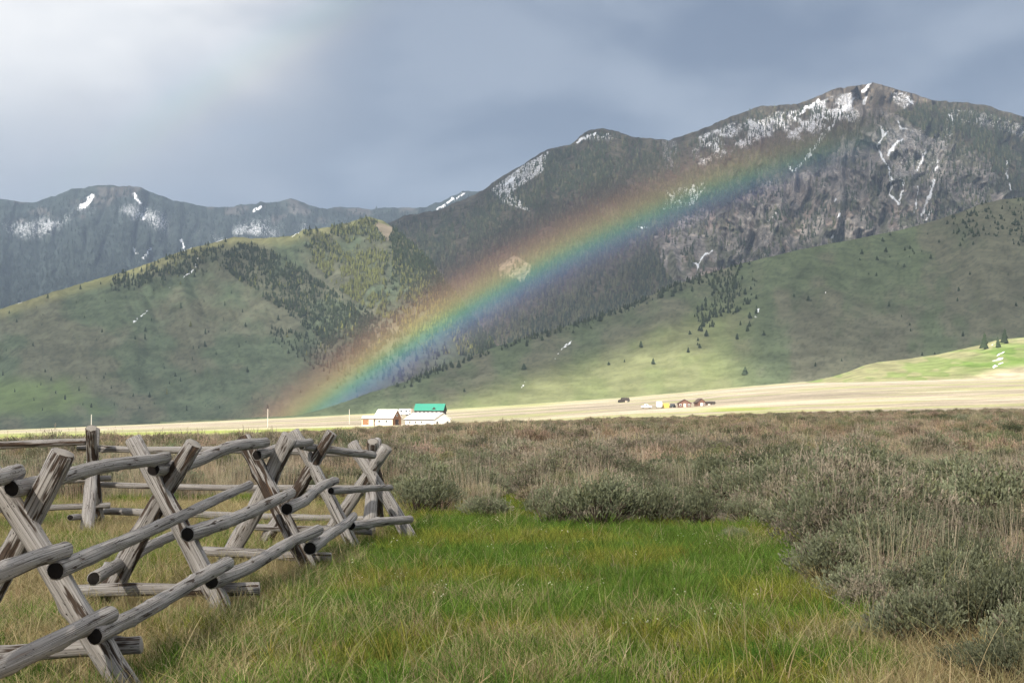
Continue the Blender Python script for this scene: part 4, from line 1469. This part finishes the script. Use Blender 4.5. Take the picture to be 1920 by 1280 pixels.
# --- sagebrush: the hand placed front bushes first
FRONT = [  # px, py of base, width px, height px, shape, label
    (782, 968, 150, 92, 0, 'dark green sagebrush just right of the fence corner'),
    (915, 976, 130, 60, 3, 'low sagebrush with bare bent branches at the meadow edge'),
    (1040, 990, 120, 110, 2, 'brownish sagebrush left of the biggest grey bush at the meadow edge'),
    (1120, 992, 190, 120, 0, 'biggest grey green sagebrush at the back edge of the meadow'),
    (1225, 990, 140, 95, 1, 'sagebrush just right of the biggest bush at the back of the meadow'),
    (1315, 985, 120, 80, 0, 'rounded green sagebrush at the right end of the meadow back edge'),
    (1388, 1018, 70, 36, 0, 'small low grey sagebrush alone on yellowing grass'),
    (1545, 1030, 140, 105, 0, 'blue green sagebrush at the upper corner of the right thicket'),
    (1570, 1100, 170, 95, 3, 'spreading sagebrush with dark twiggy base beside the meadow'),
    (1650, 1085, 170, 110, 1, 'sagebrush behind the twiggy bush in the right thicket'),
    (1765, 1030, 170, 85, 2, 'broad olive sagebrush with a dark hollow beneath'),
    (1850, 1105, 150, 95, 0, 'grey sagebrush by the right frame edge above the dark bank'),
    (1735, 1215, 170, 105, 1, 'near grey sagebrush right of the meadow foot'),
    (1860, 1200, 180, 125, 0, 'nearest large sagebrush in the lower right corner'),
    (1930, 1240, 150, 110, 3, 'sagebrush cut by the lower right frame edge'),
    (1640, 1150, 120, 60, 4, 'low brown dry sagebrush beside the meadow foot'),
    (1620, 1135, 150, 80, 3, 'dark twiggy sagebrush low in the right thicket'),
    (1705, 1150, 150, 85, 1, 'sagebrush behind the near grey bush at the thicket foot'),
    (1790, 1125, 150, 90, 0, 'grey sagebrush amid the tan stalks of the right thicket'),
    (1715, 1065, 150, 85, 2, 'stalky sagebrush under the broad olive bush'),
    (1880, 1035, 140, 80, 3, 'sagebrush beside the broad olive bush near the frame edge'),
    (1790, 1190, 150, 85, 2, 'stalky sagebrush between the two near lower right bushes'),
    (1900, 1150, 150, 95, 1, 'sagebrush behind the nearest large lower right bush'),
    (1810, 1262, 120, 60, 3, 'low sagebrush at the bottom frame edge on the right'),
    (1905, 1285, 150, 85, 0, 'sagebrush filling the lower right frame corner'),
    (1095, 1026, 34, 18, 0, 'tiny dark sagebrush seedling left of its pair in the meadow'),
    (1177, 1028, 30, 18, 3, 'tiny dark sagebrush seedling right of its pair in the meadow'),
    (1012, 1042, 26, 16, 0, 'tiny dark green seedling nearest the fence in mid meadow'),
    (1148, 1074, 40, 22, 1, 'small grey seedling tuft in the middle of the meadow'),
    (1598, 1200, 60, 34, 0, 'pale small sagebrush tuft at the meadow foot'),
    (730, 1118, 44, 26, 0, 'pale small sagebrush tuft in grass below the fence'),
    (866, 935, 120, 70, 0, 'green sagebrush behind the low branchy bush'),
    (1000, 942, 110, 60, 5, 'brown sagebrush behind the gap at the meadow back edge'),
    (1470, 1000, 120, 80, 2, 'sagebrush where the right thicket meets the brush field')]
taken = []
for px_, py_, w_, h_, k_, lab in FRONT:
    Y = EYE * F / (py_ - HZ)
    p = P(px_, py_, Y)
    p[2] = zg(p[0], p[1])
    o = link('sagebrush', sage_obj_me[k_], None, tuple(p))
    if px_ > 1500 and py_ > 1020:
        w_, h_ = w_ * 1.35, h_ * 1.32
    sx = w_ * Y / F / 1.05
    szz = h_ * Y / F / 0.78
    o.scale = (sx, sx, szz)
    o.rotation_euler = (0, 0, float(rng.uniform(0, 6.28)))
    tag(o, lab, 'bush', 'sagebrush of the brush field')
    taken.append((p[0], p[1], sx * 0.42))

# --- then the brush field: jittered grid, the 270 largest as single bushes, the rest as one mass
gy_, gx_ = [], []
Yq = 16.0
while Yq < 305:
    stp = 0.80 if Yq < 60 else 0.80 + (Yq - 60) * 0.004
    half = 0.345 * Yq
    xs = np.arange(-half, half, stp)
    gx_.append(xs + rng.uniform(-0.5, 0.5, len(xs)) * stp)
    gy_.append(np.full(len(xs), Yq) + rng.uniform(-0.5, 0.5, len(xs)) * stp)
    Yq += stp
x, y = np.concatenate(gx_), np.concatenate(gy_)
z = zg(x, y)
px, py = proj(x, y, z)
k = (py < sage_lim(px) - 2) & (y < ds_c(np.clip(px, -900, 2600)) + 3) & (rng.uniform(0, 1, len(x)) < 0.64)
k &= ~((px > 925) & (px < 1005) & (py > 905))
for tx_, ty_, tr_ in taken:
    k &= np.hypot(x - tx_, y - ty_) > tr_
k &= ~((px < 740) & (py > 915) & (rng.uniform(0, 1, len(x)) < 0.45))
x, y, z, px, py = x[k], y[k], z[k], px[k], py[k]
big = fbm(x / 6.0, y / 6.0, 3, 230)
dryish = fbm(x / 9.0 + 3, y / 9.0, 3, 231) + rng.normal(0, 0.10, len(x))
shape = np.where(dryish > 0.45, np.where(rng.uniform(0, 1, len(x)) < 0.5, 4, 5), rng.integers(0, 4, len(x)))
sc_ = (0.35 + 1.15 * big) * rng.uniform(0.6, 1.45, len(x))
vis = np.where((px > -60) & (px < 1980), sc_ / y, 0)
order = np.argsort(-vis)
near_i, far_i = order[:270], order[270:]
ZONES = [('right thicket', lambda a, b: b > 1000 and a > 1450), ('back edge', None)]
for q in near_i:
    o = link('sagebrush', sage_obj_me[int(shape[q])], None, (float(x[q]), float(y[q]), float(z[q])))
    s = float(sc_[q])
    o.scale = (s * 1.15, s * 1.15, s * float(rng.uniform(0.65, 0.98)))
    o.rotation_euler = (0, 0, float(rng.uniform(0, 6.28)))
    tone = ('tan dry sagebrush' if shape[q] >= 4 else 'grey green sagebrush')
    tone = ('large ' if s > 1.0 else 'low ' if s < 0.62 else '') + tone + (' with stalks' if shape[q] in (2, 4) else '')
    zone = 'below the white barns'
    for lim_, word in ((880, 'by the branchy bush'), (1010, 'by the meadow gap'), (1180, 'below the lone dark shack'), (1300, 'below the red cabins'), (1420, 'right of the red cabins'),
                       (1560, 'left of the knoll'), (1740, 'below the knoll foot'), (1850, 'below the snow streaked knoll'), (1950, 'by the right frame edge')):
        if px[q] > lim_ - 60:
            zone = word
    row = 'first rows' if y[q] < 24 else 'second rows' if y[q] < 30 else 'third rows' if y[q] < 38 else 'fourth rows' if y[q] < 46 else 'farther rows'
    if px[q] > 1440 and py[q] > 960:
        tag(o, tone + ' in right thicket, ' + row + ', ' + zone, 'bush', 'sagebrush right of the meadow')
    elif px[q] < 740:
        tag(o, tone + ' behind the log fence, ' + row + (', by the corner' if px[q] > 540 else ', mid fence' if px[q] > 250 else ', at the left end'), 'bush', 'sagebrush behind the fence')
    else:
        tag(o, tone + ', ' + row + ' of brush, ' + zone, 'bush', 'sagebrush behind the meadow')
n = len(far_i)
s = sc_[far_i]
tb = np.where((shape[far_i] >= 4)[:, None], tints(n, (1.22, 1.13, 1.06), 0.3), tints(n, (1.06, 1.03, 0.96), 0.45))
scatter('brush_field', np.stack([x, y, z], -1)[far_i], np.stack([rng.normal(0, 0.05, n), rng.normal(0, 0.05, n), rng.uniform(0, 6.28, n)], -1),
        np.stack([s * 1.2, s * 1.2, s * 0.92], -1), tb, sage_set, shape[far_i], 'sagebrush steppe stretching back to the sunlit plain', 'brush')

# --- tall tan grass through the brush
x1, y1, z1, px1, py1 = wedge(16000, 14, 70, 120)
x2, y2, z2, px2, py2 = wedge(30000, 70, 300, 120)
x, y, z, px, py = [np.concatenate(v) for v in ((x1, x2), (y1, y2), (z1, z2), (px1, px2), (py1, py2))]
cl_ = fbm(x / 3.5, y / 3.5, 3, 240)
k = (py < sage_lim(px) - 4) & (y < ds_c(np.clip(px, -900, 2600)) + 2) & (rng.uniform(0, 1, len(x)) < (0.10 + 0.6 * sst(cl_, 0.42, 0.58)) * np.where(y > 70, 0.75, 0.85))
k &= ~((px > 930) & (px < 1005) & (py > 910))
for tx_, ty_, tr_ in taken:
    k &= np.hypot(x - tx_, y - ty_) > tr_ * 0.8
x, y, z = x[k], y[k], z[k]
spread('tall_dry_grass', x, y, z, 0.6, 1.15, 0.08, tints(len(x), (1.12, 1.07, 1.0), 0.25), tall_set, 5, 'tall tan dry grass standing among the sagebrush', 'grass')


# ------------------------------------------------------------------ farm buildings
def bmat(name, col, **kw):
    return flat_mat(name, col, **kw)


M_white = bmat('white_painted_wall', (0.72, 0.70, 0.66))
M_cream = bmat('cream_wall', (0.62, 0.52, 0.42))
M_tin = bmat('pale_metal_roof', (0.70, 0.70, 0.70), rough=0.45, spec=0.5)
M_green = bmat('green_metal_roof', (0.030, 0.215, 0.150), rough=0.5, spec=0.4)
M_brown = bmat('brown_board_wall', (0.24, 0.125, 0.065))
M_red = bmat('red_brown_wall', (0.15, 0.082, 0.060))
M_darkw = bmat('dark_timber', (0.045, 0.036, 0.030))
M_dark = bmat('dark_opening', (0.02, 0.02, 0.022), rough=0.3)
M_roofd = bmat('brown_shingle_roof', (0.085, 0.060, 0.048))
M_stone = bmat('red_foundation', (0.30, 0.14, 0.085))
M_glass = bmat('window_glass', (0.03, 0.04, 0.05), rough=0.1, spec=0.6)
M_trim = bmat('white_trim', (0.70, 0.68, 0.64))
M_straw = bmat('straw_bales', (0.60, 0.44, 0.10))
M_tyre = bmat('tyre_rubber', (0.02, 0.02, 0.02))
M_car = bmat('white_vehicle_paint', (0.75, 0.76, 0.78), rough=0.3, spec=0.5)
M_cardk = bmat('dark_vehicle_paint', (0.05, 0.055, 0.06), rough=0.3, spec=0.5)
M_pole = bmat('pale_pole_wood', (0.55, 0.50, 0.44))

BOXF = np.array([(0, 3, 2, 1), (4, 5, 6, 7), (0, 1, 5, 4), (1, 2, 6, 5), (2, 3, 7, 6), (3, 0, 4, 7)])


def box(name, par, x0, x1, y0, y1, z0, z1, mat_):
    v = [(x0, y0, z0), (x1, y0, z0), (x1, y1, z0), (x0, y1, z0), (x0, y0, z1), (x1, y0, z1), (x1, y1, z1), (x0, y1, z1)]
    return link(name, mesh_np(name, v, BOXF, mat_), par)


def house(name, px_, py_, Y, Lx, Wy, Hw, Hr, yaw, wall, roof, label, foundation=None, door=None, windows=(), gable=None, over=0.35, cat='building', group=None):
    """gabled building, ridge along local x; front is local -y"""
    b = P(px_, py_, Y)
    root = empty(name, tuple(b), yaw)
    tag(root, label, cat, group)
    hx, hy = Lx / 2, Wy / 2
    z0 = 0.0
    if foundation:
        box('foundation', root, -hx - 0.05, hx + 0.05, -hy - 0.05, hy + 0.05, -1.0, foundation, M_stone)
        z0 = foundation
    else:
        z0 = -1.0
    v = [(-hx, -hy, z0), (hx, -hy, z0), (hx, hy, z0), (-hx, hy, z0), (-hx, -hy, Hw), (hx, -hy, Hw), (hx, hy, Hw), (-hx, hy, Hw), (-hx, 0, Hw + Hr), (hx, 0, Hw + Hr)]
    link('wall', mesh_np('wall', v, [np.array([(0, 1, 5, 4), (2, 3, 7, 6)]), np.array([(4, 8, 7), (5, 6, 9)]), np.array([(0, 4, 7, 3), (1, 2, 6, 5)])], wall), root)
    if gable:
        for sg in ((1,) if gable else ()):
            gv = [(hx + 0.04, -hy + 0.02, z0 + 0.05), (hx + 0.04, hy - 0.02, z0 + 0.05), (hx + 0.04, hy - 0.02, Hw), (hx + 0.04, -hy + 0.02, Hw), (hx + 0.04, 0, Hw + Hr - 0.05)]
            link('gable_boards', mesh_np('gable_boards', gv, [np.array([(0, 1, 2, 3)]), np.array([(3, 2, 4)])], gable), root)
    sl = Hr / hy
    for sg in (-1, 1):
        ye = sg * (hy + over)
        ze = Hw - sl * over
        ox = hx + over
        th = 0.14
        vv = [(-ox, ye, ze + 0.03), (ox, ye, ze + 0.03), (ox, 0, Hw + Hr + 0.03), (-ox, 0, Hw + Hr + 0.03), (-ox, ye, ze + 0.03 + th), (ox, ye, ze + 0.03 + th), (ox, 0, Hw + Hr + 0.03 + th), (-ox, 0, Hw + Hr + 0.03 + th)]
        link('roof_panel', mesh_np('roof_panel', vv, BOXF if sg < 0 else BOXF[:, ::-1], roof), root)
        fz = [(-ox, ye - sg * -0.03, ze - 0.12), (ox, ye - sg * -0.03, ze - 0.12)]
        box('eave_board', root, -ox, ox, min(ye, ye + sg * 0.06), max(ye, ye + sg * 0.06), ze - 0.10, ze + 0.10, M_darkw if wall is not M_white else M_dark)
    if door:
        side, dx0, dx1, dz, dm = door
        if side == 'front':
            d_ = box('door', root, dx0, dx1, -hy - 0.07, -hy - 0.005, z0 + 0.02 if foundation else 0.0, dz, dm)
            box('handle', d_, dx1 - 0.35, dx1 - 0.22, -hy - 0.13, -hy - 0.075, dz * 0.45, dz * 0.52, M_trim)
        else:
            d_ = box('door', root, hx + 0.045, hx + 0.11, dx0, dx1, 0.0, dz, dm)
            box('handle', d_, hx + 0.115, hx + 0.16, dx1 - 0.35, dx1 - 0.22, dz * 0.45, dz * 0.52, M_trim)
    for side, a, z_, w, h in windows:
        if side == 'front':
            w_ = box('window', root, a - w / 2, a + w / 2, -hy - 0.06, -hy - 0.005, z_, z_ + h, M_trim)
            box('pane', w_, a - w / 2 + 0.1, a + w / 2 - 0.1, -hy - 0.09, -hy - 0.065, z_ + 0.1, z_ + h - 0.1, M_glass)
        else:
            w_ = box('window', root, hx + 0.045, hx + 0.09, a - w / 2, a + w / 2, z_, z_ + h, M_trim)
            box('pane', w_, hx + 0.095, hx + 0.12, a - w / 2 + 0.1, a + w / 2 - 0.1, z_ + 0.1, z_ + h - 0.1, M_glass)
    return root


def vehicle(name, px_, py_, Y, ln, wd, ht, yaw, paint, label, cat, kind):
    root = empty(name, tuple(P(px_, py_, Y)), yaw)
    tag(root, label, cat)
    if kind == 'pickup':
        v = []
        prof = [(-0.5, 0.20), (0.5, 0.20), (0.5, 0.52), (0.20, 0.58), (0.08, 1.0), (-0.16, 1.0), (-0.20, 0.60), (-0.5, 0.56)]
        for s in (-1, 1):
            v += [(p[0] * ln, s * wd / 2 * (0.9 if p[1] > 0.8 else 1), p[1] * ht) for p in prof]
        n_ = len(prof)
        fq = np.array([(i, (i + 1) % n_, n_ + (i + 1) % n_, n_ + i) for i in range(n_)])
        me = mesh_np('body', v, [fq, np.array([tuple(range(n_))[::-1]]), np.array([tuple(range(n_, 2 * n_))])], paint)
        link('body', me, root)
        for s in (-1, 1):
            box('window', root, -0.13 * ln, 0.08 * ln, s * wd * 0.48 - 0.02, s * wd * 0.48 + 0.02, ht * 0.64, ht * 0.92, M_glass)
    else:
        box('body', root, -ln / 2, ln / 2, -wd / 2, wd / 2, 0.45, ht, paint)
        box('roof_cap', root, -ln / 2 + 0.15, ln / 2 - 0.15, -wd / 2 + 0.12, wd / 2 - 0.12, ht + 0.003, ht + 0.14, paint)
        for a in (-0.28, 0.22):
            box('window', root, a * ln - 0.4, a * ln + 0.4, -wd / 2 - 0.03, -wd / 2 - 0.003, ht * 0.55, ht * 0.8, M_glass)
        box('tow_bar', root, ln / 2 + 0.003, ln / 2 + 0.9, -0.08, 0.08, 0.45, 0.55, M_tyre)
    wr = 0.36
    for a in (-0.32, 0.32):
        for s in (-1, 1):
            an = np.linspace(0, 2 * math.pi, 12, endpoint=False)
            vv = [(a * ln + wr * math.cos(q), s * (wd / 2 - 0.12) + e, wr + wr * math.sin(q)) for e in (-0.11, 0.13) for q in an]
            f1 = np.array([(i, (i + 1) % 12, 12 + (i + 1) % 12, 12 + i) for i in range(12)])
            link('wheel', mesh_np('wheel', vv, [f1, np.array([tuple(range(12))[::-1]]), np.array([tuple(range(12, 24))])], M_tyre), root)
    return root


def gy_at(px_, py_):
    return ground_at(px_, py_)


def scl(px_w, Y):
    return px_w * Y / F


Yb = 600.0
u_ = Yb / F                                    # metres per photo pixel at the barns
house('small_shed', 691, 796, Yb, 22 * u_, 3.2, 2.0, 0.85, math.radians(-6), M_cream, M_cream, 'small cream shed with a brown double door left of the barns', door=('front', -1.7, 0.35, 1.75, M_brown), over=0.15)
house('barn', 727, 797, Yb, 40 * u_, 5.4, 2.5, 2.6, math.radians(-28), M_cream, M_tin, 'cream barn with steep pale roof and brown board gable', gable=M_brown,
      door=('side', -1.0, 1.0, 1.9, M_darkw), windows=(('side', 0.0, 2.9, 0.9, 0.8), ('front', -1.6, 0.9, 0.9, 0.8), ('front', 1.2, 0.9, 0.9, 0.8)))
house('long_barn', 802, 800, Yb + 6, 15.0, 7.2, 2.6, 2.0, math.radians(-48), M_white, M_tin, 'long white building with pale roof and wide white gable', foundation=0.55,
      windows=(('side', -2.2, 1.0, 0.8, 1.0), ('side', 2.2, 1.0, 0.8, 1.0), ('front', -5.0, 1.1, 0.8, 0.9), ('front', -2.0, 1.1, 0.8, 0.9), ('front', 1.2, 1.1, 0.8, 0.9)))
r4 = house('green_roofed_house', 807, 779, 690, 54 * 690 / F, 7.0, 2.0, 2.4, math.radians(-8), M_darkw, M_green, 'dark house with bright green metal roof behind the white barn',
           windows=tuple(('front', a, 0.6, 0.7, 0.9) for a in (-4.2, -2.6, -1.0, 0.6, 2.2, 3.8)), over=0.3)
dv = [(1.0, -3.2, 2.3), (2.8, -3.2, 2.3), (1.9, -3.2, 3.2), (1.0, -1.4, 2.3), (2.8, -1.4, 2.3), (1.9, -1.4, 3.2)]
link('dormer', mesh_np('dormer', dv, [np.array([(0, 1, 2), (4, 3, 5)]), np.array([(1, 4, 5, 2), (3, 0, 2, 5), (0, 3, 4, 1)])], M_darkw), r4)
vehicle('camper_trailer', 757, 779, 650, 3.6, 2.1, 2.3, math.radians(10), M_car, 'white camper trailer parked between the barn and green roof', 'trailer', 'box')
vehicle('camper_trailer', 768, 777, 668, 2.6, 2.0, 2.0, math.radians(-30), M_cream, 'smaller cream trailer just left of the green roof', 'trailer', 'box')

Yc_ = gy_at(1283, 763)
u2 = Yc_ / F
house('cabin', 1283, 763, Yc_, 6.0, 23 * u2, 1.5, 1.35, math.radians(68 - 180 + 20), M_red, M_roofd, 'left red brown cabin with dark gabled roof on the plain', cat='cabin',
      door=('side', -0.5, 0.5, 1.4, M_cream), windows=(('side', 1.6, 0.5, 0.8, 0.7), ('side', -1.6, 0.5, 0.8, 0.7)), over=0.3)
house('cabin', 1312, 762, Yc_ + 8, 5.0, 15 * u2, 1.7, 1.3, math.radians(-80), M_red, M_roofd, 'right red brown cabin with steep dark gable on the plain', cat='cabin',
      door=('side', -0.45, 0.45, 1.4, M_trim), windows=(('side', 1.1, 0.6, 0.6, 0.7),), over=0.3)
house('low_lodge', 1330, 762, Yc_ + 14, 20 * u2, 3.6, 1.3, 0.55, math.radians(-4), M_red, M_darkw, 'low annex with flat dark roof right of the red cabins', door=('front', -0.6, 0.3, 1.2, M_trim),
      windows=(('front', 1.4, 0.5, 0.7, 0.6),), over=0.3)
Yd_ = gy_at(1171, 754)
house('old_shack', 1172, 754, Yd_, 14 * Yd_ / F, 3.4, 1.3, 1.3, math.radians(14), M_darkw, M_darkw, 'dark weathered shack alone on the bright plain', door=('front', -0.4, 0.4, 1.1, M_cream),
      windows=(('front', 1.0, 0.4, 0.6, 0.6),), over=0.2)
house('lean_to', 1164, 754, Yd_ + 4, 8 * Yd_ / F, 2.6, 0.7, 0.7, math.radians(14), M_darkw, M_darkw, 'low dark lean-to left of the weathered shack', door=('front', -0.3, 0.3, 0.6, M_dark), over=0.15)
vehicle('pickup_truck', 1212, 764.5, Yc_, 4.4 * 0.9, 1.8, 1.5, math.radians(5), M_car, 'white pickup truck parked left of the box trailer', 'truck', 'pickup')
vehicle('box_trailer', 1236, 764.5, Yc_, 10 * u2, 2.2, 2.3, math.radians(85), M_car, 'tall white box trailer beside the yellow straw stack', 'trailer', 'box')
vehicle('pickup_truck', 1261, 764.0, Yc_, 6 * u2 * 1.6, 1.8, 1.5, math.radians(60), M_cardk, 'dark pickup truck between straw stack and left cabin', 'truck', 'pickup')
stk = empty('straw_stack', tuple(P(1249, 764.3, Yc_ + 2)), 0.1)
tag(stk, 'yellow stack of straw bales left of the red cabins', 'straw stack')
bw = 14 * u2 / 4
for r_i in range(3):
    for c_i in range(4 - (r_i == 2)):
        bx0 = -2 * bw + c_i * bw + (bw * 0.5 if r_i == 2 else 0)
        box('bale', stk, bx0 + 0.02, bx0 + bw - 0.02, -0.6, 0.6, -0.1 + r_i * 0.62, 0.48 + r_i * 0.62, M_straw)

# thin poles standing in the plain
for px_, pb_, pt_, Y, lab in ((171, 812, 778, 640, 'pale utility pole standing behind the left fence post'), (502, 801, 767, 660, 'pale utility pole on the plain above the fence middle'),
                              (655, 792, 768, 700, 'pale utility pole just left of the small shed')):
    b = P(px_, pb_, Y)
    h_ = (pb_ - pt_) * Y / F
    root = empty('utility_pole', tuple(b))
    tag(root, lab, 'pole', 'utility poles on the plain')
    an = np.linspace(0, 2 * math.pi, 8, endpoint=False)
    vv = [(rd * math.cos(q), rd * math.sin(q), zz) for rd, zz in ((0.12, -0.8), (0.08, h_)) for q in an]
    f1 = np.array([(i, (i + 1) % 8, 8 + (i + 1) % 8, 8 + i) for i in range(8)])
    link('pole', mesh_np('pole', vv, [f1, np.array([tuple(range(8, 16))])], M_pole, True), root)
    box('insulator', root, -0.07, 0.07, -0.07, 0.07, h_ + 0.003, h_ + 0.22, M_pole)
print('trees', nA, nB, nC, n_single, len(rest), 'brush', n)
